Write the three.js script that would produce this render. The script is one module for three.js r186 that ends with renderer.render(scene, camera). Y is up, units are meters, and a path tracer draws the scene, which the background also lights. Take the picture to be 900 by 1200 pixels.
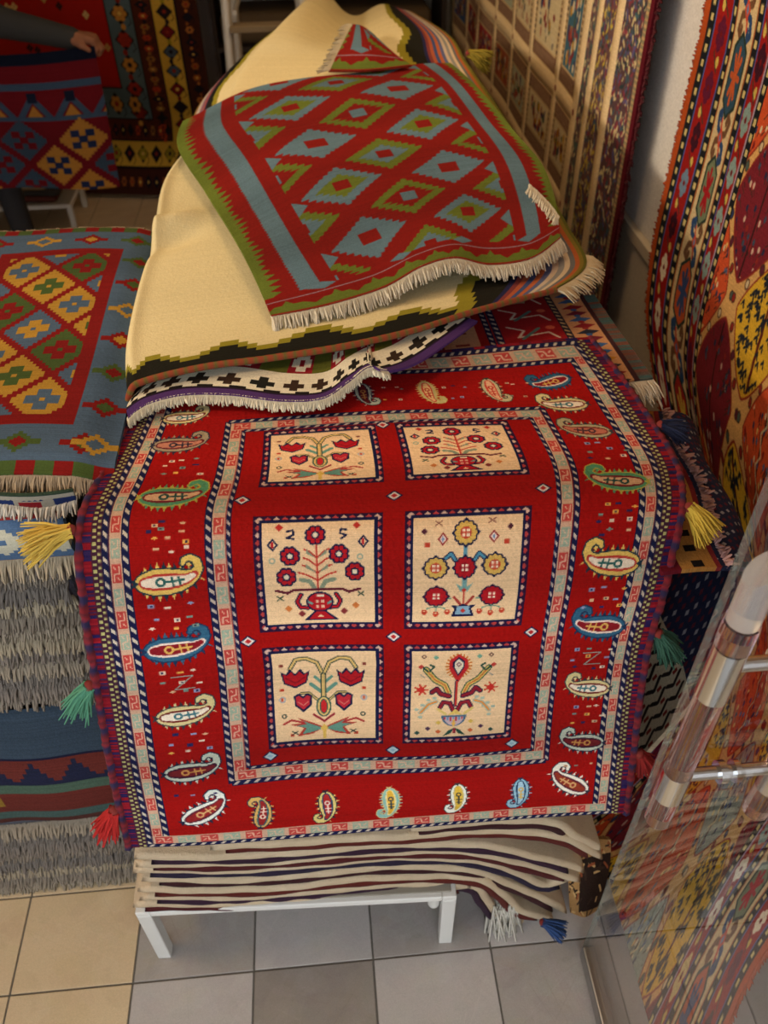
import * as THREE from 'three';
import { mergeGeometries } from 'three/addons/utils/BufferGeometryUtils.js';
import { MarchingCubes } from 'three/addons/objects/MarchingCubes.js';
import { RoundedBoxGeometry } from 'three/addons/geometries/RoundedBoxGeometry.js';
import { RectAreaLightUniformsLib } from 'three/addons/lights/RectAreaLightUniformsLib.js';

// ---------------------------------------------------------------- camera, sky, light, exposure
const scene = new THREE.Scene();
const renderer = new THREE.WebGLRenderer({ antialias: true });
renderer.toneMapping = THREE.LinearToneMapping;
renderer.toneMappingExposure = 1.1;
renderer.shadowMap.enabled = true;
RectAreaLightUniformsLib.init();

const CAM = { f: 970, pitch: -0.74208, roll: -0.0163, yaw: -0.07713, pos: new THREE.Vector3(0.7378, 1.8718, 0.6498) };
const camera = new THREE.PerspectiveCamera(2 * Math.atan(600 / CAM.f) * 180 / Math.PI, 0.75, 0.05, 60);
camera.position.copy(CAM.pos);
camera.rotation.set(CAM.pitch, CAM.yaw, CAM.roll, 'YXZ');
camera.updateMatrixWorld(true);
camera.focus = 1.2;
camera.userData.fStop = 5.0;

// overcast daylight that reaches the shop only through the doorway and the glazed front behind the viewer
scene.background = new THREE.Color().setRGB(0.95, 1.0, 1.06);
scene.backgroundIntensity = 2.05;

// ---------------------------------------------------------------- helpers
const V = (x, y, z) => new THREE.Vector3(x, y, z);
let seed = 7;
const rnd = () => { seed = (seed + 0x6d2b79f5) | 0; let t = Math.imul(seed ^ (seed >>> 15), 1 | seed); t = (t + Math.imul(t ^ (t >>> 7), 61 | t)) ^ t; return ((t ^ (t >>> 14)) >>> 0) / 4294967296; };
const rr = (a, b) => a + (b - a) * rnd();
const lerp = (a, b, t) => a + (b - a) * t;
const clamp = (x, a = 0, b = 1) => Math.min(b, Math.max(a, x));
const sstep = (a, b, x) => { const t = clamp((x - a) / (b - a)); return t * t * (3 - 2 * t); };
function table(pts) { return (x) => { let i = 0; while (i < pts.length - 2 && x > pts[i + 1][0]) i++; const [a, b] = [pts[i], pts[i + 1]]; return lerp(a[1], b[1], clamp((x - a[0]) / (b[0] - a[0]))); }; }
// a direction through a pixel of the 900 x 1200 frame, and where it meets a plane of the shop
const rayOf = (u, v) => V((u - 450) / CAM.f, -(v - 600) / CAM.f, -1).applyEuler(camera.rotation);
const along = (u, v, t) => CAM.pos.clone().addScaledVector(rayOf(u, v), t);
const atY = (u, v, y) => along(u, v, (y - CAM.pos.y) / rayOf(u, v).y);
const atZ = (u, v, z) => along(u, v, (z - CAM.pos.z) / rayOf(u, v).z);
const atX = (u, v, x) => along(u, v, (x - CAM.pos.x) / rayOf(u, v).x);
// height of the top of the rug pile
const pileZ = table([[-3.0, 1.12], [-2.6, 1.2], [-2.2, 1.25], [-1.7, 1.21], [-1.2, 1.145], [-0.9, 1.12], [-0.5, 1.1], [0, 1.1]]);
const pileTop = (x, z) => pileZ(z);
const onPile = (u, v, up = 0) => { let y = 1.1; let p; for (let i = 0; i < 12; i++) { p = atY(u, v, y); y = pileTop(p.x, p.z) + up; } return p; };

const used = {};
const numbered = (name) => { const n = used[name] = (used[name] ?? -1) + 1; return n ? `${name}_${String(n).padStart(3, '0')}` : name; };
function tag(o, label, category, group, kind) {
  if (label) o.userData.label = label;
  if (category) o.userData.category = category;
  if (group) o.userData.group = group;
  if (kind) o.userData.kind = kind;
  return o;
}
function thing(name, label, category, group) { const g = new THREE.Group(); g.name = numbered(name); scene.add(g); return tag(g, label, category, group); }
function part(name, geo, mat, parent, label) {
  const m = new THREE.Mesh(geo, mat); m.castShadow = m.receiveShadow = true;
  m.name = parent ? name : numbered(name); (parent ?? scene).add(m); if (label) m.userData.label = label; return m;
}
function solo(name, geo, mat, label, category, group) { const m = part(name, geo, mat, null); tag(m, label, category, group); return base(m); }
function base(o) {            // put the origin of a thing at the middle of its base
  const b = new THREE.Box3().setFromObject(o), c = V((b.min.x + b.max.x) / 2, b.min.y, (b.min.z + b.max.z) / 2);
  if (o.isMesh) o.geometry.translate(-c.x, -c.y, -c.z); else for (const k of o.children) k.position.sub(c);
  o.position.add(c); return o;
}
function struct(name, geo, mat, parent) { const m = part(name, geo, mat, parent); if (!parent) { m.name = name; m.userData.kind = 'structure'; } return m; }
const box = (x0, x1, y0, y1, z0, z1) => new THREE.BoxGeometry(x1 - x0, y1 - y0, z1 - z0).translate((x0 + x1) / 2, (y0 + y1) / 2, (z0 + z1) / 2);
const rbox = (x0, x1, y0, y1, z0, z1, r = 0.004, s = 2) => new RoundedBoxGeometry(x1 - x0, y1 - y0, z1 - z0, s, r).translate((x0 + x1) / 2, (y0 + y1) / 2, (z0 + z1) / 2);
function rod(a, b, r, seg = 16, r2 = r) {
  const d = b.clone().sub(a), g = new THREE.CylinderGeometry(r2, r, d.length(), seg);
  g.applyQuaternion(new THREE.Quaternion().setFromUnitVectors(V(0, 1, 0), d.clone().normalize()));
  return g.translate((a.x + b.x) / 2, (a.y + b.y) / 2, (a.z + b.z) / 2);
}
// a cloth of some thickness over f(u, v); its right side faces dP/du x dP/dv
function sheet(f, nu, nv, th = 0.006, flip = false) {
  const P = [], N = [], e = 1e-3;
  for (let j = 0; j <= nv; j++) for (let i = 0; i <= nu; i++) {
    const u = i / nu, v = j / nv;
    const du = f(Math.min(1, u + e), v).sub(f(Math.max(0, u - e), v)), dv = f(u, Math.min(1, v + e)).sub(f(u, Math.max(0, v - e)));
    const n = du.cross(dv).normalize(); if (flip) n.negate();
    P.push(f(u, v)); N.push(n);
  }
  const pos = [], uv = [], idx = [], id = (i, j) => j * (nu + 1) + i;
  const push = (k, s, i, j) => { const p = P[k].clone().addScaledVector(N[k], -s * th); pos.push(p.x, p.y, p.z); uv.push(i / nu, j / nv); return pos.length / 3 - 1; };
  const top = [], bot = [];
  for (let j = 0; j <= nv; j++) for (let i = 0; i <= nu; i++) top.push(push(id(i, j), 0, i, j));
  for (let j = 0; j <= nv; j++) for (let i = 0; i <= nu; i++) bot.push(push(id(i, j), 1, i, j));
  const quad = (a, b, c, d) => { if (flip) idx.push(a, c, b, a, d, c); else idx.push(a, b, c, a, c, d); };
  for (let j = 0; j < nv; j++) for (let i = 0; i < nu; i++) {
    quad(top[id(i, j)], top[id(i + 1, j)], top[id(i + 1, j + 1)], top[id(i, j + 1)]);
    quad(bot[id(i, j)], bot[id(i, j + 1)], bot[id(i + 1, j + 1)], bot[id(i + 1, j)]);
  }
  const ring = [];
  for (let i = 0; i < nu; i++) ring.push([i, 0]);
  for (let j = 0; j < nv; j++) ring.push([nu, j]);
  for (let i = nu; i > 0; i--) ring.push([i, nv]);
  for (let j = nv; j > 0; j--) ring.push([0, j]);
  const tr = ring.map(([i, j]) => push(id(i, j), 0, i, j)), br = ring.map(([i, j]) => push(id(i, j), 1, i, j));
  for (let k = 0; k < ring.length; k++) { const m = (k + 1) % ring.length; quad(br[k], br[m], tr[m], tr[k]); }
  const g = new THREE.BufferGeometry();
  g.setAttribute('position', new THREE.Float32BufferAttribute(pos, 3)); g.setAttribute('uv', new THREE.Float32BufferAttribute(uv, 2)); g.setIndex(idx); g.computeVertexNormals();
  return g;
}
// smooth surface through a grid of control points, rows along v, columns along u
const cr = (a, b, c, d, t) => 0.5 * (2 * b + (c - a) * t + (2 * a - 5 * b + 4 * c - d) * t * t + (3 * b - a - 3 * c + d) * t * t * t);
function crv(p, t) { const n = p.length - 1, s = clamp(t) * n, i = Math.min(n - 1, Math.floor(s)), g = (k) => p[clamp(k, 0, n)]; const [a, b, c, d] = [g(i - 1), g(i), g(i + 1), g(i + 2)], w = s - i; return V(cr(a.x, b.x, c.x, d.x, w), cr(a.y, b.y, c.y, d.y, w), cr(a.z, b.z, c.z, d.z, w)); }
const patch = (rows) => (u, v) => crv(rows.map((r) => crv(r, u)), v);
// strands along an edge: at(s) gives the root, dir(s) where the strand points
function fringe(at, dir, n, len, r, opt = {}) {
  const { droop = 0.5, mess = 0.25, sides = 3, knots = 0 } = opt, pos = [], idx = [];
  for (let k = 0; k < n; k++) {
    const s = (k + rr(0.2, 0.8)) / n, p = at(s), d = dir(s).clone().normalize(), L = len * rr(0.7, 1.15);
    d.x += rr(-mess, mess); d.y += rr(-mess, mess) * 0.5; d.z += rr(-mess, mess); d.normalize();
    const pts = [p.clone().addScaledVector(d, -0.004), p.clone().addScaledVector(d, L * 0.5), p.clone().addScaledVector(d, L)];
    pts[1].y -= droop * L * 0.12; pts[2].y -= droop * L * 0.5;
    const q = Math.abs(d.y) > 0.9 ? V(1, 0, 0) : V(0, 1, 0), a = d.clone().cross(q).normalize(), b = d.clone().cross(a);
    const at0 = pos.length / 3;
    pts.forEach((c, m) => { const w = r * [1, 1.05, 0.55][m]; for (let t = 0; t < sides; t++) { const an = t / sides * Math.PI * 2; const o = c.clone().addScaledVector(a, Math.cos(an) * w).addScaledVector(b, Math.sin(an) * w); pos.push(o.x, o.y, o.z); } });
    for (let m = 0; m < 2; m++) for (let t = 0; t < sides; t++) { const t2 = (t + 1) % sides, i0 = at0 + m * sides; idx.push(i0 + t, i0 + t2, i0 + sides + t2, i0 + t, i0 + sides + t2, i0 + sides + t); }
  }
  const g = new THREE.BufferGeometry(); g.setAttribute('position', new THREE.Float32BufferAttribute(pos, 3)); g.setIndex(idx);
  g.setAttribute('uv', new THREE.Float32BufferAttribute(new Float32Array(pos.length / 3 * 2), 2)); g.computeVertexNormals(); return g;
}

// ---------------------------------------------------------------- textures and materials
function canvas(w, h) { const c = document.createElement('canvas'); c.width = w; c.height = h; return [c, c.getContext('2d')]; }
function wool(ctx, w, h, amount = 16, abrash = 8, lines = 5) {       // dye and yarn variation over a drawn pattern
  const im = ctx.getImageData(0, 0, w, h), d = im.data, row = [], ph = rr(0, 9);
  for (let y = 0; y < h; y++) row.push((Math.sin(y * 0.021 + ph) + Math.sin(y * 0.0083 + 2 * ph) + rr(-1, 1) * 0.6) * abrash * 0.5 + rr(-lines, lines));
  for (let y = 0, i = 0; y < h; y++) for (let x = 0; x < w; x++, i += 4) { const n = rr(-amount, amount) + row[y], k = 1 + n / 140; d[i] = clamp(d[i] * k, 0, 255); d[i + 1] = clamp(d[i + 1] * k, 0, 255); d[i + 2] = clamp(d[i + 2] * k, 0, 255); }
  ctx.putImageData(im, 0, 0);
}
// redraw a pattern knot by knot, so that its outlines step as tied or woven ones do
function knots(c, nx, ny, wob = 0.35) {
  const [s, y] = canvas(nx, ny); y.imageSmoothingEnabled = true; y.imageSmoothingQuality = 'high'; y.drawImage(c, 0, 0, nx, ny); const d = y.getImageData(0, 0, nx, ny).data, x = c.getContext('2d'), kw = c.width / nx, kh = c.height / ny;
  for (let j = 0; j < ny; j++) for (let i = 0; i < nx; i++) { const o = (j * nx + i) * 4; x.fillStyle = `rgb(${d[o]},${d[o + 1]},${d[o + 2]})`; x.fillRect(i * kw + rr(-wob, wob), j * kh + rr(-wob, wob), kw + 0.8, kh + 0.8); }
}
function texOf(c, repeat) { const t = new THREE.CanvasTexture(c); t.colorSpace = THREE.SRGBColorSpace; t.magFilter = THREE.LinearFilter; t.anisotropy = 8; if (repeat) { t.wrapS = t.wrapT = THREE.RepeatWrapping; t.repeat.set(...repeat); } return t; }
const grain = (() => { const n = 256, d = new Uint8Array(n * n * 4); for (let i = 0; i < n * n; i++) { const v = rr(40, 215); d.set([v, v, v, 255], i * 4); } const t = new THREE.DataTexture(d, n, n); t.wrapS = t.wrapT = THREE.RepeatWrapping; t.magFilter = THREE.LinearFilter; t.needsUpdate = true; return t; })();
const grainAt = (a, b) => { const t = grain.clone(); t.repeat.set(a, b); t.needsUpdate = true; return t; };
function fabric(c, w, h, o = {}) {   // w, h: size in metres that uv 0..1 covers
  const knot = o.knot ?? 0.0022;
  return new THREE.MeshPhysicalMaterial({ map: texOf(c), roughness: 0.95, specularIntensity: 0.2, bumpMap: grainAt(w / knot / 256, h / knot / 256), bumpScale: o.bump ?? 0.0012 });
}
const plain = (hex, rough = 0.9, o = {}) => new THREE.MeshStandardMaterial({ color: hex, roughness: rough, ...o });
function mottled(w, h, hex, spread, blobs = 60, extra) { const [c, x] = canvas(w, h); x.fillStyle = hex; x.fillRect(0, 0, w, h); for (let i = 0; i < blobs; i++) { x.globalAlpha = rr(0.03, 0.1); x.fillStyle = spread[Math.floor(rnd() * spread.length)]; x.beginPath(); x.ellipse(rr(0, w), rr(0, h), rr(0.03, 0.2) * w, rr(0.02, 0.12) * h, rr(0, 3), 0, 7); x.fill(); } x.globalAlpha = 1; extra?.(x); wool(x, w, h, 7, 1, 0); return c; }
// ---------------------------------------------------------------- woven patterns
const INK = { red: '#920e0c', deep: '#8c1416', navy: '#171a3c', cream: '#e0bd92', white: '#d8cbb0', teal: '#5f8a7c', gold: '#d9b04a', blue: '#7fa0b4', pink: '#c98f78', brown: '#6b3a28', olive: '#7c8a3a', orange: '#c8521f' };
const rect = (x, c, a, b, w, h) => { x.fillStyle = c; x.fillRect(a, b, w, h); };
const poly = (x, c, pts) => { x.fillStyle = c; x.beginPath(); pts.forEach(([a, b], i) => (i ? x.lineTo(a, b) : x.moveTo(a, b))); x.closePath(); x.fill(); };
const line = (x, c, w, pts) => { x.strokeStyle = c; x.lineWidth = w; x.lineJoin = x.lineCap = 'round'; x.beginPath(); pts.forEach(([a, b], i) => (i ? x.lineTo(a, b) : x.moveTo(a, b))); x.stroke(); };
const disc = (x, c, a, b, r, r2 = r) => { x.fillStyle = c; x.beginPath(); x.ellipse(a, b, r, r2, 0, 0, 7); x.fill(); };
const diamond = (x, c, a, b, w, h = w) => poly(x, c, [[a - w, b], [a, b - h], [a + w, b], [a, b + h]]);
function at(x, a, b, s, rot, flip, draw) { x.save(); x.translate(a, b); x.rotate(rot); x.scale(flip ? -s : s, s); draw(x); x.restore(); }
const pick = (a) => a[Math.floor(rnd() * a.length)];
// a band of two-coloured cord along a straight run
function cord(x, x0, y0, x1, y1, w, dark, light, step) {
  const L = Math.hypot(x1 - x0, y1 - y0), n = Math.round(L / step); x.save(); x.translate(x0, y0); x.rotate(Math.atan2(y1 - y0, x1 - x0));
  rect(x, dark, 0, -w / 2, L, w); for (let i = 0; i < n; i++) poly(x, light, [[(i + 0.1) * L / n, w * 0.3], [(i + 0.5) * L / n, w * 0.3], [(i + 0.85) * L / n, -w * 0.3], [(i + 0.45) * L / n, -w * 0.3]]); x.restore();
}
// the pale band with alternating red and green key blocks
function keyBand(x, x0, y0, x1, y1, w, step, opt = {}) {
  const L = Math.hypot(x1 - x0, y1 - y0), n = Math.round(L / step); x.save(); x.translate(x0, y0); x.rotate(Math.atan2(y1 - y0, x1 - x0)); rect(x, opt.ground ?? '#bf9a80', 0, -w / 2, L, w);
  for (let i = 0; i < n; i++) { const a = i * L / n + L / n * 0.12, b = L / n * 0.76, c = i % 2 ? '#8f9f8a' : '#b0403a'; rect(x, c, a, -w * 0.4, b, w * 0.8); line(x, i % 2 ? '#c9a68c' : '#d0a088', w * 0.13, [[a + b * 0.12, -w * 0.22], [a + b * 0.45, -w * 0.2], [a + b * 0.5, w * 0.2], [a + b * 0.88, w * 0.22]]); line(x, i % 2 ? '#c9a68c' : '#d0a088', w * 0.1, [[a + b * 0.15, w * 0.2], [a + b * 0.3, w * 0.05]]); line(x, i % 2 ? '#c9a68c' : '#d0a088', w * 0.1, [[a + b * 0.7, -w * 0.05], [a + b * 0.85, -w * 0.2]]); }
  x.restore();
}
const PAIS = [[-0.42, 0.0, 0.07], [-0.34, 0.0, 0.15], [-0.2, 0.0, 0.205], [-0.05, 0.0, 0.205], [0.1, -0.01, 0.18], [0.24, -0.03, 0.13], [0.36, -0.09, 0.085], [0.43, -0.19, 0.062], [0.41, -0.31, 0.055], [0.32, -0.37, 0.045], [0.23, -0.34, 0.04], [0.2, -0.27, 0.03]];
function paisley(x, a, b, s, rot, flip, c) {   // c: [spikes, rim, line, inside, mark]
  at(x, a, b, s, rot, flip, () => {
    const P = []; for (let i = 0; i < PAIS.length - 1; i++) for (let k = 0; k < 8; k++) { const t = k / 8, p = PAIS[i], q = PAIS[i + 1]; P.push([lerp(p[0], q[0], t), lerp(p[1], q[1], t), lerp(p[2], q[2], t)]); }
    for (let i = 3; i < P.length - 8; i += 5) for (const sg of [-1, 1]) { const sp = i % 2 ? c[0] : c[1], [p, q] = [P[i], P[i + 1]], dx = q[0] - p[0], dy = q[1] - p[1], l = Math.hypot(dx, dy) || 1, nx = -dy / l * sg, ny = dx / l * sg, r = p[2] + 0.015; if (i > 48 && sg > 0) continue; poly(x, sp, [[p[0] + nx * r - 0.035, p[1] + ny * r], [p[0] + nx * (r + 0.1), p[1] + ny * (r + 0.1)], [p[0] + nx * r + 0.035, p[1] + ny * r]]); }
    for (const [px, py, r] of P) disc(x, c[0], px, py, r + 0.022);
    for (const [px, py, r] of P) disc(x, c[1], px, py, r);
    for (const [px, py, r] of P.slice(6, 50)) disc(x, c[2], px, py, r * 0.64);
    for (const [px, py, r] of P.slice(6, 48)) disc(x, c[3], px, py, r * 0.44);
    disc(x, c[4], -0.13, 0, 0.075); disc(x, c[3], -0.13, 0, 0.038); line(x, c[4], 0.035, [[-0.05, 0], [0.2, -0.02]]); line(x, c[4], 0.03, [[0.03, -0.07], [0.05, 0.07]]); line(x, c[4], 0.03, [[0.13, -0.07], [0.15, 0.05]]);
    poly(x, c[0], [[-0.44, 0], [-0.56, -0.085], [-0.53, 0], [-0.56, 0.085]]);
  });
}
function crumbs(x, x0, y0, x1, y1, n, s) {     // the small scattered filling marks
  for (let i = 0; i < n; i++) { const a = lerp(x0, x1, (i % 3 + 0.5) / 3) + rr(-1, 1) * s, b = lerp(y0, y1, (Math.floor(i / 3) + 0.5) / Math.ceil(n / 3)) + rr(-0.5, 0.5) * s, k = i % 4, c = pick(['#cfa37c', '#2b2450', '#71857a', '#d9a24c', '#8b8fae', '#d9c0a8']);
    if (k === 0) { rect(x, c, a - s * 0.5, b - s * 0.32, s, s * 0.64); rect(x, INK.navy, a - s * 0.18, b - s * 0.12, s * 0.36, s * 0.24); } else if (k === 1) rect(x, c, a - s * 0.5, b - s * 0.2, s, s * 0.4); else if (k === 2) diamond(x, c, a, b, s * 0.6, s * 0.3); else { rect(x, c, a - s * 0.4, b - s * 0.25, s * 0.8, s * 0.5); } }
}
function flower8(x, a, b, r, petal, edge, heart) { for (let i = 0; i < 8; i++) { const t = i / 8 * 6.283 + 0.39; disc(x, edge, a + Math.cos(t) * r * 0.66, b + Math.sin(t) * r * 0.66, r * 0.4); } for (let i = 0; i < 8; i++) { const t = i / 8 * 6.283 + 0.39; disc(x, petal, a + Math.cos(t) * r * 0.64, b + Math.sin(t) * r * 0.64, r * 0.25); } diamond(x, heart, a, b, r * 0.3); }
function gul(x, a, b, w, h, petal, edge, heart, dot) { for (let i = 0; i < 12; i++) { const t = i / 12 * 6.283; disc(x, edge, a + Math.cos(t) * w * 0.72, b + Math.sin(t) * h * 0.72, w * 0.27, h * 0.27); } diamond(x, edge, a, b, w * 1.12, h * 1.12); for (let i = 0; i < 12; i++) { const t = i / 12 * 6.283; disc(x, petal, a + Math.cos(t) * w * 0.68, b + Math.sin(t) * h * 0.68, w * 0.19, h * 0.19); } disc(x, petal, a, b, w * 0.66, h * 0.66); disc(x, heart, a, b, w * 0.44, h * 0.44); for (const [p, q] of [[-1, -1], [1, -1], [-1, 1], [1, 1]]) rect(x, dot, a + p * w * 0.17 - w * 0.12, b + q * h * 0.17 - h * 0.12, w * 0.24, h * 0.24); }
// panel pictures, drawn in a 100 x 100 square
const R_ = '#a81a22', N_ = INK.navy, T_ = '#5e8b7b', G_ = '#cfae6a';
function panelVase(x) {
  line(x, '#b5322a', 1.8, [[48, 20], [48, 66]]);
  for (const s of [-1, 1]) { for (const [y, l] of [[26, 11], [34, 12], [41, 13], [48, 17]]) line(x, '#b5322a', 1.5, [[48, y + 8], [48 + s * l * 0.6, y + 2], [48 + s * l, y]]); for (const [y, l] of [[29, 9], [43, 10]]) poly(x, '#7f8a72', [[48, y + 6], [48 + s * l, y - 3], [48 + s * l, y + 1]]); line(x, '#7f8a72', 4, [[48 + s * 3, 64], [48 + s * 7, 57], [48 + s * 15, 55]]); line(x, '#5a1a2a', 2.4, [[48, 65], [48 + s * 22, 65], [48 + s * 28, 68], [48 + s * 38, 65]]); line(x, N_, 4.2, [[48 + s * 10, 84], [48 + s * 17, 83], [48 + s * 20, 77], [48 + s * 16, 70]]); line(x, R_, 2.2, [[48 + s * 10, 84], [48 + s * 17, 83], [48 + s * 20, 77], [48 + s * 16, 70]]); }
  disc(x, N_, 49, 78, 12.5, 10.5); disc(x, R_, 49, 78, 11, 9); rect(x, '#d9a88c', 45, 76, 3, 3); rect(x, '#d9a88c', 50, 76, 3, 3); rect(x, '#d9a88c', 45, 81, 3, 3); rect(x, '#d9a88c', 50, 81, 3, 3); rect(x, INK.white, 46, 70, 7, 2.5); poly(x, '#6f8f86', [[38, 76], [43, 79], [42, 81], [38, 79]]); poly(x, '#6f8f86', [[60, 76], [55, 79], [56, 81], [60, 79]]);
  poly(x, N_, [[44, 87], [54, 87], [66, 97], [34, 97]]); poly(x, R_, [[45, 88], [53, 88], [62, 96], [38, 96]]); poly(x, INK.cream, [[46, 94], [49, 91], [53, 94]]);
  for (const [a, b] of [[47, 13], [24, 32], [68, 31], [20, 52], [82, 48]]) flower8(x, a, b, 9, R_, N_, INK.white);
  line(x, N_, 1.8, [[22, 9], [27, 8], [28, 12], [22, 15], [28, 16]]); line(x, N_, 1.6, [[75, 9], [70, 8], [69, 12], [75, 14], [70, 17]]);
  for (const [a, b] of [[9, 21], [90, 20]]) { diamond(x, N_, a, b, 5, 6); diamond(x, INK.cream, a, b, 3, 4); rect(x, R_, a - 1, b - 3, 2, 6); }
  for (const [a, b, c] of [[15, 5, '#b5322a'], [84, 5, '#b5322a'], [20, 84, '#c0703a'], [82, 82, '#c0703a'], [32, 90, '#7a3030'], [71, 88, '#7a3030']]) diamond(x, c, a, b, 3.6);
  for (const [a, b] of [[8, 36], [87, 34]]) { disc(x, '#8fa08c', a, b, 3); disc(x, INK.cream, a, b, 1.7); }
  for (const [a, b] of [[13, 73], [87, 70]]) { line(x, '#3a4a3a', 1.2, [[a - 2.5, b - 2], [a + 2.5, b + 2]]); line(x, '#3a4a3a', 1.2, [[a + 2.5, b - 2], [a - 2.5, b + 2]]); }
}
function panelGuls(x) {
  line(x, '#5d90a0', 4, [[48, 22], [48, 36]]); line(x, '#6f9a98', 4.5, [[48, 52], [48, 66]]); for (const s of [-1, 1]) { line(x, N_, 4.4, [[48 + s * 9, 39], [48 + s * 13, 33], [48 + s * 18, 37]]); line(x, '#4d88a0', 2.6, [[48 + s * 9, 39], [48 + s * 13, 33], [48 + s * 18, 37]]); poly(x, '#7aa39a', [[48, 66], [48 + s * 8, 61], [48 + s * 3, 70]]); line(x, '#a03a32', 2.6, [[48 + s * 3, 82], [48 + s * 9, 75]]); line(x, '#5d8a76', 1.2, [[48 + s * 12, 76], [48 + s * 22, 76]]); }
  line(x, '#b5322a', 1.6, [[48, 70], [48, 82]]); diamond(x, '#b5322a', 48, 68, 2.4);
  gul(x, 48, 15, 12, 12, '#cda653', N_, '#b8402c', '#e8cdb0'); gul(x, 21, 46, 12, 11, '#cda653', N_, '#b8402c', '#e8cdb0'); gul(x, 76, 44, 12, 11, '#cda653', N_, '#b8402c', '#e8cdb0'); gul(x, 48, 46, 11, 11, '#a81a22', N_, '#8c1620', '#eed3b8'); gul(x, 22, 74, 12, 10.5, '#a81a22', '#2a1634', '#a81a22', '#eed3b8'); gul(x, 75, 74, 12, 10.5, '#a81a22', '#2a1634', '#a81a22', '#eed3b8');
  poly(x, N_, [[37, 95], [40, 87], [36, 83], [43, 84], [48, 82], [53, 84], [60, 83], [56, 87], [59, 95]]); poly(x, '#7fa0b4', [[40, 93], [42, 87], [41, 85], [48, 84], [55, 85], [54, 87], [56, 93]]); diamond(x, '#b5322a', 48, 89, 2.4);
  for (const m of [22, 75]) for (const s of [-1, 0, 1]) { line(x, '#5d8a76', 1, [[m, 84], [m + s * 8, 86], [m + s * 10, 89]]); disc(x, '#b8402c', m + s * 11, s ? 90 : 92, 2.8); disc(x, INK.cream, m + s * 11, s ? 89 : 91, 0.9); }
  for (const [a, b, c] of [[10, 13, '#4a2430'], [89, 11, '#4a2430']]) diamond(x, c, a, b, 3); for (const [a, b] of [[27, 20], [74, 19]]) { diamond(x, '#8c2a2c', a, b, 5, 5.6); diamond(x, '#e0cfc0', a, b, 3.2, 3.8); diamond(x, '#6a7fa0', a, b, 1.3, 2.4); }
  for (const [a, b] of [[13, 25], [86, 24]]) rect(x, '#b8402c', a - 2.6, b - 2, 5.2, 4); for (const [a, b] of [[23, 6], [72, 5]]) { line(x, '#7a4a40', 1, [[a - 3, b - 2], [a + 3, b + 2]]); line(x, '#7a4a40', 1, [[a + 3, b - 2], [a - 3, b + 2]]); }
}
function panelTulips(x) {
  for (const s of [-1, 1]) {
    const arch = [[48, 26], [48 + s * 6, 12], [48 + s * 16, 7], [48 + s * 26, 8], [48 + s * 32, 18]]; line(x, '#3a4438', 4.4, arch); line(x, G_, 2.4, arch);
    const a2 = [[48 + s * 5, 55], [48 + s * 14, 46], [48 + s * 22, 46]]; line(x, '#3a4438', 2.8, a2); line(x, G_, 1.3, a2);
    const t = 48 + s * 27; poly(x, N_, [[t - 14, 20], [t - 9, 24], [t - 5, 18], [t, 24], [t + 5, 18], [t + 9, 24], [t + 14, 20], [t + 11, 34], [t, 40], [t - 11, 34]]); poly(x, R_, [[t - 12, 23], [t - 8, 25], [t - 4, 21], [t, 26], [t + 4, 21], [t + 8, 25], [t + 12, 23], [t + 10, 33], [t, 38], [t - 10, 33]]); line(x, '#7c1420', 1.2, [[t - 9, 28], [t, 34], [t + 9, 28]]);
    const h = 48 + s * 20; poly(x, N_, [[h, 50], [h - 4, 46], [h - 9, 49], [h - 8, 60], [h, 68], [h + 8, 60], [h + 9, 49], [h + 4, 46]]); poly(x, '#b02a34', [[h, 52], [h - 4, 48.5], [h - 7, 50], [h - 6.5, 59], [h, 65], [h + 6.5, 59], [h + 7, 50], [h + 4, 48.5]]); line(x, '#c87a6a', 0.9, [[h - 5, 56], [h, 60], [h + 5, 56]]);
    line(x, T_, 4, [[48 + s * 2, 45], [48 + s * 12, 36]]); line(x, T_, 3, [[48 + s * 2, 34], [48 + s * 8, 28]]);
    line(x, '#8c2430', 2.2, [[48, 79], [48 + s * 10, 71]]); poly(x, '#a8382f', [[48, 86], [48 + s * 12, 80], [48 + s * 26, 74], [48 + s * 20, 80], [48 + s * 33, 81], [48 + s * 20, 86], [48 + s * 27, 95], [48 + s * 12, 93]]); poly(x, T_, [[48, 87], [48 + s * 12, 82], [48 + s * 22, 77], [48 + s * 17, 82], [48 + s * 29, 82.5], [48 + s * 18, 86], [48 + s * 22, 93], [48 + s * 12, 91]]); line(x, '#a03030', 2, [[48 + s * 20, 80], [48 + s * 32, 76], [48 + s * 40, 80]]);
    for (const [a, b, c] of [[40, 41, '#b8402c'], [32, 93, '#b8402c'], [40, 14, '#7a3a30']]) rect(x, c, 48 + s * a - 2, b - 1.5, 4, 3); disc(x, '#9aa0a8', 48 + s * 40, 52, 3.4); disc(x, INK.cream, 48 + s * 40, 52, 2.2); rect(x, '#b8402c', 47 + s * 40, 50, 2, 4); disc(x, '#2c3a34', 48 + s * 39, 71, 2.6); disc(x, INK.cream, 48 + s * 39, 71, 1.4); line(x, '#2c3a34', 1, [[45 + s * 29, 89], [51 + s * 29, 93]]); line(x, '#2c3a34', 1, [[51 + s * 29, 89], [45 + s * 29, 93]]);
  }
  line(x, '#3a4438', 5, [[48, 26], [48, 55]]); line(x, G_, 2.8, [[48, 26], [48, 55]]); disc(x, '#2f5148', 48, 62, 7.5, 12); disc(x, G_, 48, 62, 6, 10.5); disc(x, '#2f5148', 48, 62, 4, 8.4); disc(x, '#b8282a', 48, 62, 3, 7.4); diamond(x, '#d3ae55', 48, 87, 4, 5); rect(x, '#d3ae55', 46.5, 90, 3, 9);
}
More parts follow.
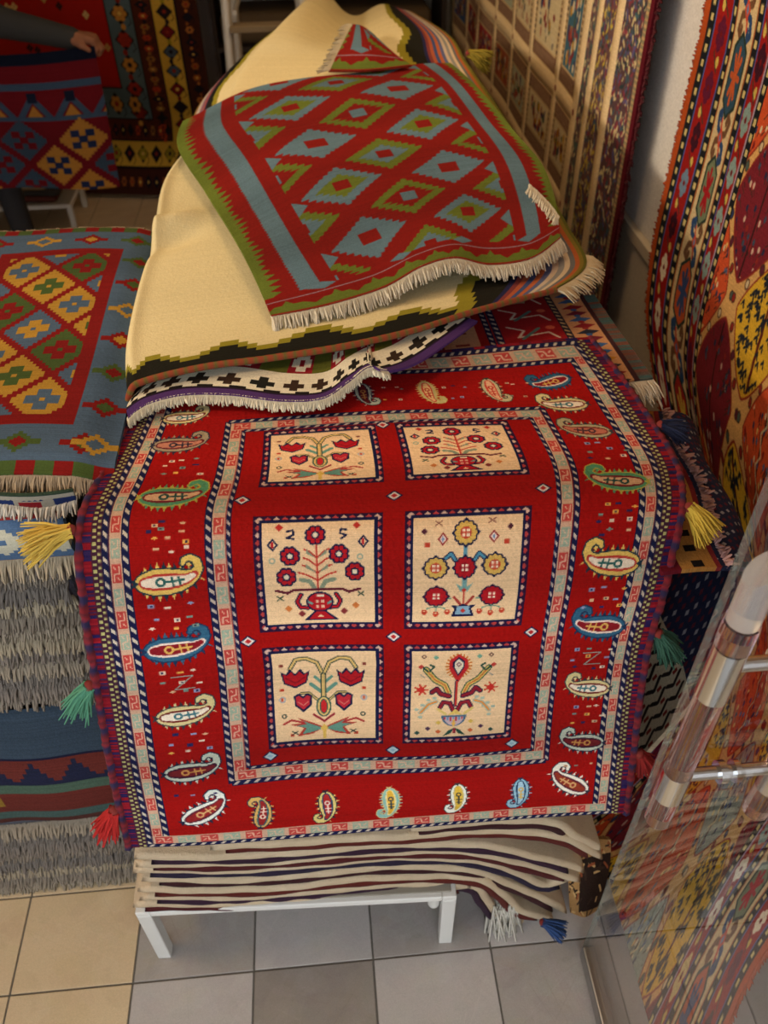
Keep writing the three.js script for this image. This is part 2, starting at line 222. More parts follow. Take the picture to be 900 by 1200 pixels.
function panelCone(x) {
  for (let i = 0; i < 22; i++) { const t = i / 22 * 6.283; line(x, '#c06a2a', 1.6, [[47, 17], [47 + Math.cos(t) * 13, 17 + Math.sin(t) * 13]]); } poly(x, '#b5282a', [[47, 4], [56, 10], [57, 19], [47, 36], [37, 19], [38, 10]]); poly(x, N_, [[47, 7], [53, 12], [53, 18], [47, 28], [41, 18], [41, 12]]); poly(x, INK.white, [[47, 9], [51.5, 13], [51.5, 18], [47, 26], [42.5, 18], [42.5, 13]]); diamond(x, '#7c5a60', 47, 15, 3); diamond(x, INK.white, 47, 15, 1.4);
  line(x, N_, 3.2, [[46, 34], [46, 62]]); line(x, '#b5322a', 1.9, [[46, 34], [46, 62]]);
  for (const s of [-1, 1]) { const f = [[46 + s * 8, 47], [46 + s * 12, 38], [46 + s * 22, 32], [46 + s * 32, 20]]; line(x, '#24463a', 6.6, f); line(x, '#d0b25e', 4.6, f); line(x, '#c26a35', 1.5, f); line(x, '#24463a', 1.8, [[46 + s * 30, 22], [46 + s * 36, 17]]); line(x, '#24463a', 1.8, [[46 + s * 28, 22], [46 + s * 24, 17], [46 + s * 28, 15]]); const h = [[46 + s * 7, 51], [46 + s * 16, 48], [46 + s * 20, 42], [46 + s * 25, 46]]; line(x, N_, 5.6, h); line(x, '#86202c', 3.8, h); const g = [[46 + s * 2, 68], [46 + s * 6, 59], [46 + s * 13, 58], [46 + s * 16, 64]]; line(x, N_, 5, g); line(x, '#86202c', 3.4, g); line(x, '#cdb36a', 3, [[46 + s * 10, 72], [46 + s * 18, 66]]); const b = [[46 + s * 20, 57], [46 + s * 28, 60], [46 + s * 36, 70]]; for (const [p, q] of [[22, 53], [28, 55], [34, 61], [36, 75], [40, 66], [30, 64]]) disc(x, '#9fae9c', 46 + s * p, q, 2.3, 1.8); line(x, '#9fae9c', 4.2, b); line(x, '#d2843c', 2, b); for (let k = 0; k < 7; k++) { const t = k / 7 * 6.283; line(x, '#c0452e', 1.7, [[46 + s * 36, 43], [46 + s * 36 + Math.cos(t) * 7, 43 + Math.sin(t) * 6]]); } diamond(x, '#c03028', 46 + s * 36, 43, 4.5); poly(x, '#24463a', [[46, 89], [46 + s * 6, 92], [46 + s * 12, 99], [46 + s * 4, 96]]);
    for (const [p, q, c] of [[34, 6, '#6a4a40'], [22, 7, '#6d9a84'], [37, 17, '#b03a34'], [28, 89, '#4a3048'], [17, 93, '#c05a30'], [39, 94, '#2c4840'], [17, 82, '#c9a850']]) diamond(x, c, 46 + s * p, q, 3, 2.6); diamond(x, INK.cream, 46 + s * 34, 6, 1.3); line(x, '#8a8a84', 1, [[44 + s * 35, 26], [48 + s * 35, 29]]); }
  x.fillStyle = '#41607a'; x.beginPath(); x.arc(45, 74, 13, 0, Math.PI); x.fill(); x.fillStyle = '#b9a2a6'; x.beginPath(); x.arc(45, 75.5, 10.5, 0, Math.PI); x.fill(); for (let i = -3; i < 4; i++) rect(x, i % 2 ? '#a83840' : '#6f86a4', 43.6 + i * 3, 76, 1.8, 6 - Math.abs(i)); poly(x, '#d9a850', [[43, 84], [45, 77], [47, 84], [45, 88]]); poly(x, '#d0b25e', [[38, 74], [46, 66], [54, 74], [46, 72]]); rect(x, '#86202c', 44.5, 90, 3, 6);
}
function redRugCanvas() {
  const W = 1606, H = 1965, PX = 1900, RW = 0.845, RL = 1.034, [c, x] = canvas(W, H);
  const X = (u) => u * W, Y = (v) => (RL - v) * PX;
  rect(x, INK.red, 0, 0, W, H);
  // selvage of overcast yarn and the dotted zigzag beside it
  for (const s of [0, 1]) { const fx = (u) => X(s ? 1 - u : u); for (let y = 0; y < H; y += 5) rect(x, pick(['#5a1424', '#7a1420', '#241a48', '#30204a', '#8a1a24']), Math.min(fx(0), fx(0.019)), y, X(0.019), 5);
    rect(x, '#3c2030', Math.min(fx(0.019), fx(0.035)), 0, X(0.016), H); for (let y = 0, k = 0; y < H; y += 9, k++) { rect(x, '#a8a568', fx(0.019 + (k % 2 ? 0.009 : 0.002)) - (s ? 9 : 0), y, 9, 8); }
    cord(x, fx(0.0405), 0, fx(0.0405), H, X(0.011), INK.navy, '#bdb09c', 34); keyBand(x, fx(0.056), Y(0.015), fx(0.056), Y(1.0), X(0.019), 66); cord(x, fx(0.0715), 0, fx(0.0715), H, X(0.012), INK.navy, '#bdb09c', 34); }
  // hem and far end
  keyBand(x, X(0.046), Y(0.017), X(0.954), Y(0.017), 0.02 * PX, 66); cord(x, X(0.035), Y(0.004), X(0.965), Y(0.004), 0.009 * PX, INK.navy, '#bdb09c', 30);
  cord(x, X(0.066), Y(0.945), X(0.934), Y(0.945), 0.011 * PX, INK.navy, '#bdb09c', 30); keyBand(x, X(0.046), Y(0.966), X(0.954), Y(0.966), 0.03 * PX, 72, { ground: '#bf9c80' }); cord(x, X(0.035), Y(0.988), X(0.965), Y(0.988), 0.013 * PX, INK.navy, '#bdb09c', 30);
  for (let i = 0; i < W; i += 40) rect(x, pick(['#5a1424', '#7a1420', '#241a48']), i, 0, 40, Y(0.995));
  // inner frame
  const [l, r, b, t] = [0.219, 0.798, 0.147, 0.815], wx = 0.021, wy = 0.02;
  keyBand(x, X(l), Y(b), X(l), Y(t), X(wx), 68); keyBand(x, X(r), Y(b), X(r), Y(t), X(wx), 68); keyBand(x, X(l - wx / 2), Y(b), X(r + wx / 2), Y(b), wy * PX, 70); keyBand(x, X(l - wx / 2), Y(t), X(r + wx / 2), Y(t), wy * PX, 70);
  for (const [k, wd] of [[0.017, 0.0115], [-0.015, 0.008]]) { const ky = k * RW; cord(x, X(l - k), Y(b - ky), X(l - k), Y(t + ky), X(wd), INK.navy, '#b8a698', 30); cord(x, X(r + k), Y(b - ky), X(r + k), Y(t + ky), X(wd), INK.navy, '#b8a698', 30); cord(x, X(l - k), Y(b - ky), X(r + k), Y(b - ky), X(wd), INK.navy, '#b8a698', 30); cord(x, X(l - k), Y(t + ky), X(r + k), Y(t + ky), X(wd), INK.navy, '#b8a698', 30); }
  // six picture panels
  const pan = (u0, u1, v0, v1, draw) => { const a = X(u0), b1 = Y(v1), w = X(u1) - a, h = Y(v0) - b1, m = 18; rect(x, '#2a1430', a - m - 5, b1 - m - 5, w + 2 * m + 10, h + 2 * m + 10); for (let k = 0; k < 4; k++) { const vert = k < 2, L = (vert ? h : w) + 2 * m, n = Math.round(L / 22); for (let i = 0; i < n; i++) { const p = i * L / n; const [px, py] = vert ? [k ? a + w + m / 2 + 2 : a - m / 2 - 2, b1 - m + p + 11] : [a - m + p + 11, k === 2 ? b1 - m / 2 - 2 : b1 + h + m / 2 + 2]; diamond(x, i % 2 ? '#a83a3a' : '#c7a493', px, py, vert ? 8 : 9, vert ? 9 : 8); } } rect(x, INK.navy, a - 8, b1 - 8, w + 16, h + 16); rect(x, INK.cream, a, b1, w, h); x.save(); x.beginPath(); x.rect(a, b1, w, h); x.clip(); x.translate(a, b1); x.scale(w / 100, h / 100); draw(x); x.restore(); };
  const C = [[0.288, 0.472], [0.537, 0.722]], Q = [[0.672, 0.785], [0.426, 0.588], [0.203, 0.374]];
  pan(...C[0], ...Q[0], panelTulips); pan(...C[1], ...Q[0], panelVase); pan(...C[0], ...Q[1], panelVase); pan(...C[1], ...Q[1], panelGuls); pan(...C[0], ...Q[2], panelTulips); pan(...C[1], ...Q[2], panelCone);
  for (const [u, v, k] of [[0.252, 0.632, 0], [0.504, 0.63, 0], [0.757, 0.63, 0], [0.252, 0.4, 0], [0.504, 0.4, 0], [0.757, 0.4, 0], [0.275, 0.178, 1], [0.504, 0.178, 1], [0.74, 0.178, 1], [0.5, 0.795, 0]]) { diamond(x, INK.navy, X(u), Y(v), 24, 20); diamond(x, k ? '#b6c3c4' : '#d8c8bc', X(u), Y(v), 18, 15); diamond(x, k ? '#8fb0c0' : '#a8282a', X(u), Y(v), 9, 8); }
  // paisleys of the wide border
  const green = ['#a8a348', '#4f8a62', '#6b1a22', '#c99f78', '#23443f'], yellow = ['#20303c', '#d8b45c', '#b03a30', '#e6d5bd', '#2d5a56'], blue = ['#1d2f4c', '#2f5a74', '#d9c3b4', '#7c1a22', '#c9a052'], pale = ['#33363c', '#cdbd86', '#6b2a24', '#e4d6c0', '#3c6a72'], grey = ['#1e2438', '#b9c0ae', '#3a1a2c', '#6a1f24', '#c08a4a'];
  const kinds = [green, yellow, blue, pale, grey], vs = [0.642, 0.508, 0.4, 0.28, 0.166], S = 176;
  vs.forEach((v, i) => { paisley(x, X(0.137), Y(v), S * (i > 2 ? 0.92 : 1), 0, false, kinds[i]); paisley(x, X(0.886), Y(v), S * (i > 2 ? 0.88 : 1), 0.05, true, kinds[i]); });
  paisley(x, X(0.15), Y(0.078), 165, -0.5, false, ['#22263a', '#d6d8cc', '#5a2430', '#8a2424', '#caa06a']); paisley(x, X(0.865), Y(0.08), 165, 0.55, true, ['#30303c', '#e2dccb', '#5a2430', '#8a3424', '#caa06a']);
  [[0.253, ['#20263c', '#c8a05a', '#2c5560', '#8a2424', '#dfc6b0'], 1], [0.376, ['#2a2a34', '#d2bd72', '#2a3a5a', '#a02828', '#d8c8b8'], 0], [0.5, ['#c9b47a', '#86b0a4', '#e0cf90', '#d6a83c', '#2c3a4a'], 0], [0.637, ['#3a3a3a', '#dfe0d2', '#c9b264', '#d6b040', '#3a3a3a'], 0], [0.767, ['#22304a', '#8fb4c4', '#1d3a5a', '#9ec0d0', '#d2a848'], 0]].forEach(([u, k, f]) => paisley(x, X(u), Y(0.064), 125, -Math.PI / 2 + (f ? 0.2 : -0.1), !f, k));
  [[0.35, green], [0.475, grey], [0.607, ['#c0a860', '#b8b07a', '#b83a30', '#d6b07c', '#a83028']], [0.737, ['#3a3a30', '#b9b08a', '#c03a30', '#d8a884', '#b03028']]].forEach(([u, k]) => paisley(x, X(u), Y(0.883), 125, Math.PI / 2, false, k));
  paisley(x, X(0.86), Y(0.895), 140, -0.3, true, blue); paisley(x, X(0.858), Y(0.835), 150, 0, true, pale); paisley(x, X(0.87), Y(0.765), 150, 0.1, true, ['#33363c', '#a89c78', '#6b2a24', '#b46a54', '#3c2a32']); paisley(x, X(0.118), Y(0.772), 165, 0, false, ['#2a2a3c', '#9a8a70', '#5a1a24', '#b87a64', '#2c2a3a']); paisley(x, X(0.112), Y(0.848), 150, 0, false, pale);
  for (const u of [0.137, 0.886]) { const vv = [0.715, 0.575, 0.452, 0.342, 0.226]; vv.forEach((v, i) => crumbs(x, X(u - 0.042), Y(v + 0.026), X(u + 0.042), Y(v - 0.026), i === 1 ? 12 : 9, 17)); crumbs(x, X(u - 0.04), Y(0.125), X(u + 0.04), Y(0.112), 3, 13); line(x, '#8a8f86', 4, [[X(u) - 28, Y(0.352)], [X(u) + 28, Y(0.352)], [X(u) - 22, Y(0.33)], [X(u) + 30, Y(0.33)]]); }
  for (const u of [0.3, 0.42, 0.54, 0.67, 0.79]) crumbs(x, X(u - 0.03), Y(0.915), X(u + 0.03), Y(0.85), 5, 13);
  knots(c, 490, 600); wool(x, W, H, 15, 14, 5); return c;
}
// diamond with toothed sides, as slit weaving makes them
function sawDia(x, c, cx, cy, w, h, n = 6, k = 0.12) { const pts = [], q = [[-w, 0], [0, -h], [w, 0], [0, h]]; for (let e = 0; e < 4; e++) { const [a, b] = [q[e], q[(e + 1) % 4]]; for (let i = 0; i < n; i++) { const t = i / n, px = lerp(a[0], b[0], t), py = lerp(a[1], b[1], t); pts.push([cx + px, cy + py]); const t2 = (i + 0.8) / n; pts.push([cx + lerp(a[0], b[0], t2) * (1 + k), cy + lerp(a[1], b[1], t) * (1)]); } } poly(x, c, pts); }
function stepDia(x, c, cx, cy, w, h, n = 6) { for (let i = 0; i < n; i++) { const f = 1 - (i + 0.5) / n; const hh = h / n; rect(x, c, cx - w * f, cy + i * hh - 0.5, 2 * w * f, hh + 1); rect(x, c, cx - w * f, cy - (i + 1) * hh - 0.5, 2 * w * f, hh + 1); } }
function teeth(x, c, x0, y0, x1, y1, depth, n) { const dx = (x1 - x0) / n, dy = (y1 - y0) / n, l = Math.hypot(dx, dy), nx = -dy / l * depth, ny = dx / l * depth; for (let i = 0; i < n; i++) { const k = 0.55 + 0.45 * Math.abs(((i % 6) - 3) / 3); poly(x, c, [[x0 + dx * i, y0 + dy * i], [x0 + dx * (i + 0.5) + nx * k, y0 + dy * (i + 0.5) + ny * k], [x0 + dx * (i + 1), y0 + dy * (i + 1)]]); } }
function greenKilimCanvas() {
  const W = 900, H = 1400, [c, x] = canvas(W, H), red = '#781813', gr = '#5e6c28', gb = '#587280';
  rect(x, red, 0, 0, W, H);
  const cols = [150, 300, 450, 600, 750], rows = 280;
  cols.forEach((cx, k) => { for (let j = -1; j < 6; j++) { const cy = H - (120 + (j + (k % 2 ? 0.5 : 0)) * rows), t = (j * 2 + k * 3 + 7) % 4, [o, m] = [[gb, gr], [gr, gb], [gb, red], [gr, red]][t]; sawDia(x, o, cx, cy, 104, 102, 7, 0.1); if (t < 2) { sawDia(x, m, cx, cy, 62, 60, 5, 0.25); rect(x, red, cx - 20, cy - 24, 40, 48); } else if (t === 2) { rect(x, red, cx - 26, cy - 28, 52, 56); } else { sawDia(x, red, cx, cy, 62, 60, 5, 0.35); rect(x, gb, cx - 20, cy - 24, 40, 48); } } });
  for (const s of [0, 1]) { const e = s ? W : 0, d = s ? -1 : 1; rect(x, red, s ? W - 165 : 0, 0, 165, H); rect(x, gb, s ? W - 128 : 84, 0, 44, H); for (let y = 0; y < H; y += 120) teeth(x, red, s ? W - 128 : 84, s ? y : y + 120, s ? W - 128 : 84, s ? y + 120 : y, 5, 8); rect(x, gr, s ? W - 30 : 0, 0, 30, H); teeth(x, gr, s ? W - 29 : 29, s ? 0 : H, s ? W - 29 : 29, s ? H : 0, 34, 46); for (let y = 60; y < H; y += 280) { poly(x, gb, [[e + d * 165, y - 40], [e + d * 200, y], [e + d * 165, y + 40]]); } }
  rect(x, red, 0, H - 120, W, 120); rect(x, '#7a2a1a', 0, H - 12, W, 12); rect(x, gr, 0, H - 40, W, 28); for (let i = 0; i < 9; i++) { const a = (i + 0.5) * 100; poly(x, gr, [[a - 50, H - 38], [a - 30, H - 60], [a - 12, H - 60], [a, H - 84], [a + 12, H - 60], [a + 30, H - 60], [a + 50, H - 38]]); } line(x, '#8a7a86', 5, [[0, H - 92], [W, H - 92]]); for (let i = 0; i < 4; i++) diamond(x, gb, 130 + i * 215, H - 118, 34, 18);
  knots(c, 300, 466, 0.5); wool(x, W, H, 18, 10, 9); return c;
}
function creamKilimCanvas() {
  const W = 1500, H = 1500, [c, x] = canvas(W, H); rect(x, '#d6c89a', 0, 0, W, H);
  for (let i = 0; i < 900; i++) { x.globalAlpha = 0.06; rect(x, pick(['#b8a676', '#efe6c8', '#c2a86c']), rr(0, W), rr(0, H), rr(20, 120), rr(1, 3)); } x.globalAlpha = 1;
  const ol = '#8a8128', bk = '#1e1d16';
  // long side: cord, black steps, olive steps
  const D = 26; for (let i = 0; i < W / D; i++) { const k = [0, 1, 2, 3, 3, 2, 1, 0][i % 8] * 13; rect(x, ol, i * D, H - 72 - k, D + 1, 80 + k); } for (let i = 0; i < W / D; i++) { const k = [0, 1, 2, 3, 3, 2, 1, 0][i % 8] * 13; rect(x, bk, i * D, H - 52 - k, D + 1, 60 + k); }
  rect(x, '#6a6a2a', 0, H - 16, W, 16); for (let i = 0; i < W; i += 26) rect(x, '#a8482a', i, H - 16, 13, 16);
  // both ends: olive, black, then stripes
  for (const s of [0, 1]) { const fx = (a, w) => (s ? W - a - w : a); for (let i = 0; i < H / D - 1; i++) { const k = [0, 1, 2, 3, 3, 2, 1, 0][i % 8] * 11; rect(x, ol, fx(0, 226 + k), i * D, 226 + k, D + 1); } for (let i = 0; i < H / D; i++) { const k = [0, 1, 2, 3, 3, 2, 1, 0][i % 8] * 11; rect(x, bk, fx(0, 186 + k), i * D, 186 + k, D + 1); } const st = ['#5a5a24', '#7a6a2a', '#a85a30', '#6a6a6a', '#c9b79a', '#8a8a88', '#c2b09a', '#5a6288', '#b0603a', '#41507c', '#a8583a', '#7a3a3a', '#26264a']; st.forEach((k, i) => rect(x, k, fx(i * 11, 11), 0, 11, H - 16)); }
  wool(x, W, H, 9, 4, 3); return c;
}
function crossKilimCanvas() {
  const W = 1600, H = 320, [c, x] = canvas(W, H); rect(x, '#5a5e22', 0, 0, W, H);
  for (let i = 0; i < 9; i++) { const a = 90 + i * 178; rect(x, '#8a1f26', a - 46, 60, 92, 70); rect(x, '#dcd6c0', a - 26, 72, 52, 16); rect(x, '#dcd6c0', a - 36, 84, 72, 22); rect(x, '#dcd6c0', a - 18, 100, 36, 18); rect(x, '#8a1f26', a - 9, 86, 18, 18); }
  rect(x, '#ded7bf', 0, 124, W, 100); const cr_ = (a, b, k) => { rect(x, k, a - 13, b - 27, 26, 54); rect(x, k, a - 34, b - 11, 68, 22); }; for (let i = 0; i < 17; i++) cr_(40 + i * 96, 172, pick(['#1c1c1a', '#3a2a20', '#2a241e', '#20201c'])); for (let i = 0; i < 34; i++) rect(x, '#1e1a18', i * 48, 218 - (i % 2 ? 14 : 0), 48, 22);
  rect(x, '#2a1c30', 0, 224, W, 96); rect(x, '#4a2f62', 0, 236, W, 84); wool(x, W, H, 14, 6, 6); return c;
}
function leftKilimCanvas() {
  const W = 700, H = 1400, [c, x] = canvas(W, H), blue = '#44576c', red = '#701514', yel = '#9c782e', grn = '#3e5028';
  rect(x, blue, 0, 0, W, H); rect(x, red, 0, 0, W, 26); rect(x, red, 0, H - 26, W, 26); for (let i = 0; i < 14; i++) { rect(x, i % 2 ? grn : red, i * 50, 0, 50, 40); rect(x, i % 2 ? red : grn, i * 50, H - 40, 50, 40); }
  const mot = (a, b, k) => { const [p, q] = [[red, grn], [yel, blue], [red, yel], [grn, red]][k % 4]; stepDia(x, p, a, b, 50, 44, 4); stepDia(x, q, a, b, 26, 22, 3); rect(x, p, a - 62, b - 12, 24, 24); rect(x, p, a + 38, b - 12, 24, 24); };
  for (let i = 0; i < 4; i++) { mot(90 + i * 174, 110, i); mot(90 + i * 174, H - 110, i + 1); } for (let j = 1; j < 8; j++) { mot(58, 110 + j * 168, j); mot(W - 58, 110 + j * 168, j + 2); }
  x.save(); x.beginPath(); x.rect(130, 190, W - 260, H - 380); x.clip(); rect(x, red, 130, 190, W - 260, H - 380);
  const cw = 110, ch = 128; for (let j = -1; j < 9; j++) for (let i = -1; i < 4; i++) { const cx = W / 2 + (i - 1) * cw * 2 + (j % 2 ? cw : 0), cy = 200 + j * ch, k = ((i * 2 + j * 3) % 4 + 4) % 4, [p, q] = [[yel, grn], [grn, red], [blue, yel], [yel, blue]][k]; stepDia(x, p, cx, cy, cw - 16, ch - 18, 8); const s = 20; for (const [a, b] of [[0, 0], [-1.5, 0], [1.5, 0], [0, -1.5], [0, 1.5]]) rect(x, q, cx + a * s - s, cy + b * s - s, 2 * s, 2 * s); rect(x, p, cx - 8, cy - 8, 16, 16); }
  x.restore(); x.strokeStyle = red; x.lineWidth = 44; x.strokeRect(150, 210, W - 300, H - 420); wool(x, W, H, 16, 8, 8); return c;
}
function bandKilimCanvas(kind) {
  const W = 700, H = 240, [c, x] = canvas(W, H);
  if (kind === 0) { rect(x, '#4c6482', 0, 0, W, H); for (let i = 0; i < 6; i++) { stepDia(x, '#b3b09c', 30 + i * 130, 110, 62, 74, 5); rect(x, '#4c6482', 20 + i * 130, 96, 22, 26); stepDia(x, '#8c8a78', 95 + i * 130, 200, 40, 40, 4); } rect(x, '#a8702c', 0, H - 16, W, 8); rect(x, '#6a2a20', 0, H - 8, W, 8); rect(x, '#8a2a26', 0, 0, W, 14); }
  else if (kind === 1) { rect(x, '#323f4c', 0, 0, W, H); rect(x, '#7a6426', 180, 18, 26, 54); rect(x, '#7a6426', 150, 24, 90, 10); rect(x, '#7a6426', 150, 52, 90, 10); rect(x, '#5c2822', 0, 84, W, 50); rect(x, '#18182c', 0, 82, W, 4); for (let i = 0; i < 7; i++) stepDia(x, '#1e2136', 40 + i * 118, 134, 54, 42, 4); rect(x, '#1e2136', 0, 130, W, 8); rect(x, '#44584a', 0, 138, W, 20); rect(x, '#5c2822', 0, 158, W, 46); rect(x, '#7a5f26', 0, 166, 260, 24); rect(x, '#8a3a22', 60, 174, 140, 10); rect(x, '#3f5450', 0, 204, W, 20); rect(x, '#4a2a26', 0, 224, W, 16); }
  else { rect(x, '#8f8b7e', 0, 0, W, H); for (let i = 0; i < 9; i++) { rect(x, i % 3 === 1 ? '#7a1c22' : '#1f2c56', i * 80 + rr(-10, 10), 100 + rr(-20, 20), 60, 110); teeth(x, '#1f2c56', i * 80 + 60, 100, i * 80, 100, 26, 4); } rect(x, '#2a3a30', 0, 0, W, 20); }
  wool(x, W, H, 18, 8, 8); return c;
}
function hangingRugCanvas() {      // u across: 0 far side, 1 near side; border, lattice field, border
  const W = 1400, H = 2048, P = 1000, [c, x] = canvas(W, H), tan = '#cf9f5e', M = W / 1.35; rect(x, tan, 0, 0, W, H);
  const cell = 172, cw = 128, cols = ['#c8502a', '#d4a62e', '#8c9484', '#74222a'];
  for (let j = -1; j < 14; j++) for (let i = -1; i < 7; i++) { const cx = 330 + i * cw * 2 + (j % 2 ? cw : 0), cy = H - (j * cell / 1.0 - 40), k = ((i + j * 2 + (j % 2 ? 1 : 0)) % 4 + 4) % 4; const ogee = (s) => { const p = []; for (let a = 0; a < 40; a++) { const t = a / 40 * 6.283, cx_ = Math.cos(t), sy = Math.sin(t), e = 1.55; p.push([cx + Math.sign(cx_) * Math.abs(cx_) ** e * cw * s, cy + Math.sign(sy) * Math.abs(sy) ** e * cell * s]); } return p; };
    poly(x, '#8a3020', ogee(0.8)); poly(x, cols[k], ogee(0.77)); x.save(); x.beginPath(); ogee(0.74).forEach(([a, b], n) => (n ? x.lineTo(a, b) : x.moveTo(a, b))); x.clip();
    if (k === 1) { line(x, '#5a2018', 8, [[cx + 15, cy + 140], [cx - 8, cy - 140]]); for (let n = 0; n < 150; n++) { const a = cx + rr(-100, 100), b = cy + rr(-135, 135); line(x, '#20242c', 5, [[a, b], [a + 7, b - 9], [a + 11, b + 3]]); } }
    else { line(x, '#3a1a1a', 5, [[cx, cy + 230], [cx, cy - 230]]); for (let n = 0; n < 110; n++) { const a = cx + rr(-110, 110), b = cy + rr(-145, 145); line(x, '#3a2a22', 2, [[lerp(cx, a, 0.8), b + 14], [a, b]]); disc(x, pick(k === 3 ? ['#2a2c44', '#c9a890', '#8a2a24', '#3c4858'] : ['#d8c39a', '#2c3454', '#7a1f1c', '#4a6080', '#d8b060']), a, b, 4, 6.5); } for (let n = 0; n < (k === 3 ? 0 : 6); n++) line(x, '#c9b68a', 5, [[cx - 12 + (n % 2) * 18, cy + 80 - n * 28], [cx + 9 - (n % 2) * 18, cy + 55 - n * 28]]); } x.restore(); }
  for (let j = -1; j < 14; j++) for (let i = -1; i < 7; i++) { const cx = 330 + i * cw * 2 + (j % 2 ? cw : 0), cy = H - (j * cell - 40); for (const [p, q] of [[-1, -1], [1, -1]]) for (const t of [0.04, 0.28, 0.52, 0.76]) { const a = cx + p * cw * (1 - t), b = cy + q * cell * t; disc(x, '#4a3024', a, b, 8, 11); disc(x, pick(['#5a2430', '#2c3c5c', '#8a2a22', '#cdb58a', '#4a5a50']), a, b, 5.5, 8); } }
  const band = (flip) => { const f = (m) => (flip ? W - m * M : m * M), strip = (a, b, k) => rect(x, k, Math.min(f(a), f(b)), 0, (b - a) * M, H);
    strip(0, 0.022, '#a8481c'); const dash = (a, b) => { strip(a, b, '#1a1c1e'); for (let y = 8; y < H; y += 26) rect(x, '#c4b070', f((a + b) / 2) - 6, y, 12, 13); };
    dash(0.022, 0.05); strip(0.05, 0.055, '#4a548c'); strip(0.055, 0.115, '#8e1a17'); strip(0.115, 0.12, '#4a548c'); dash(0.12, 0.143); strip(0.143, 0.148, '#9c5a30'); strip(0.148, 0.245, '#c9b183'); strip(0.245, 0.25, '#9c5a30'); dash(0.25, 0.272); strip(0.272, 0.277, '#4a548c'); strip(0.277, 0.318, '#8e1a17'); strip(0.318, 0.324, '#a08a9a'); dash(0.324, 0.345);
    for (let y = 40, k = 0; y < H; y += 92, k++) for (const m of [0.085, 0.297]) { const q = pick(['#3a1420', '#c9b070', '#7f958c', '#d8ccb0', '#5a1830', '#6a7f92']), a = f(m); for (const [p, s] of [[-9, -9], [9, -9], [-9, 9], [9, 9], [0, -20], [0, 20]]) disc(x, q, a + p, y + s, 9, 10); disc(x, '#6a1518', a, y, 5); disc(x, '#c4a850', a + (k % 2 ? 9 : -9), y + 46, 7, 11); line(x, '#2c3a2c', 3, [[a - 12, y + 30], [a, y + 46], [a + 14, y + 62]]); }
    for (let y = 100, k = 0; y < H; y += 210, k++) { const a = f(0.197), q = [['#6f7a5c', '#9c1d22'], ['#b0502c', '#34466e'], ['#9c2a22', '#c2a040'], ['#2f4a5a', '#b8552c']][k % 4]; poly(x, '#26342c', [[a, y - 74], [a + 36, y - 46], [a + 38, y + 46], [a, y + 74], [a - 38, y + 46], [a - 36, y - 46]]); poly(x, q[0], [[a, y - 66], [a + 30, y - 42], [a + 32, y + 42], [a, y + 66], [a - 32, y + 42], [a - 30, y - 42]]); for (let n = 0; n < 8; n++) { const t = n / 8 * 6.283; line(x, q[1], 11, [[a, y], [a + Math.cos(t) * 22, y + Math.sin(t) * 44]]); } const z = y + 105; for (const [s, r, k1] of [[-1, -1, '#2b4468'], [1, 1, '#2b4468'], [1, -1, '#6b4a32'], [-1, 1, '#6b4a32']]) line(x, k1, 13, [[a + s * 6, z + r * 6], [a + s * 24, z + r * 12], [a + s * 32, z + r * 34], [a + s * 20, z + r * 42], [a + s * 16, z + r * 30]]); line(x, '#b8402c', 7, [[a - 10, z - 30], [a, z], [a + 10, z + 30]]); diamond(x, '#c04a34', a, z, 15, 18); diamond(x, '#6a7a9a', a, z, 7, 9); } };
  band(false); band(true); knots(c, 520, 840, 0.4); wool(x, W, H, 17, 8, 5); return c;
}
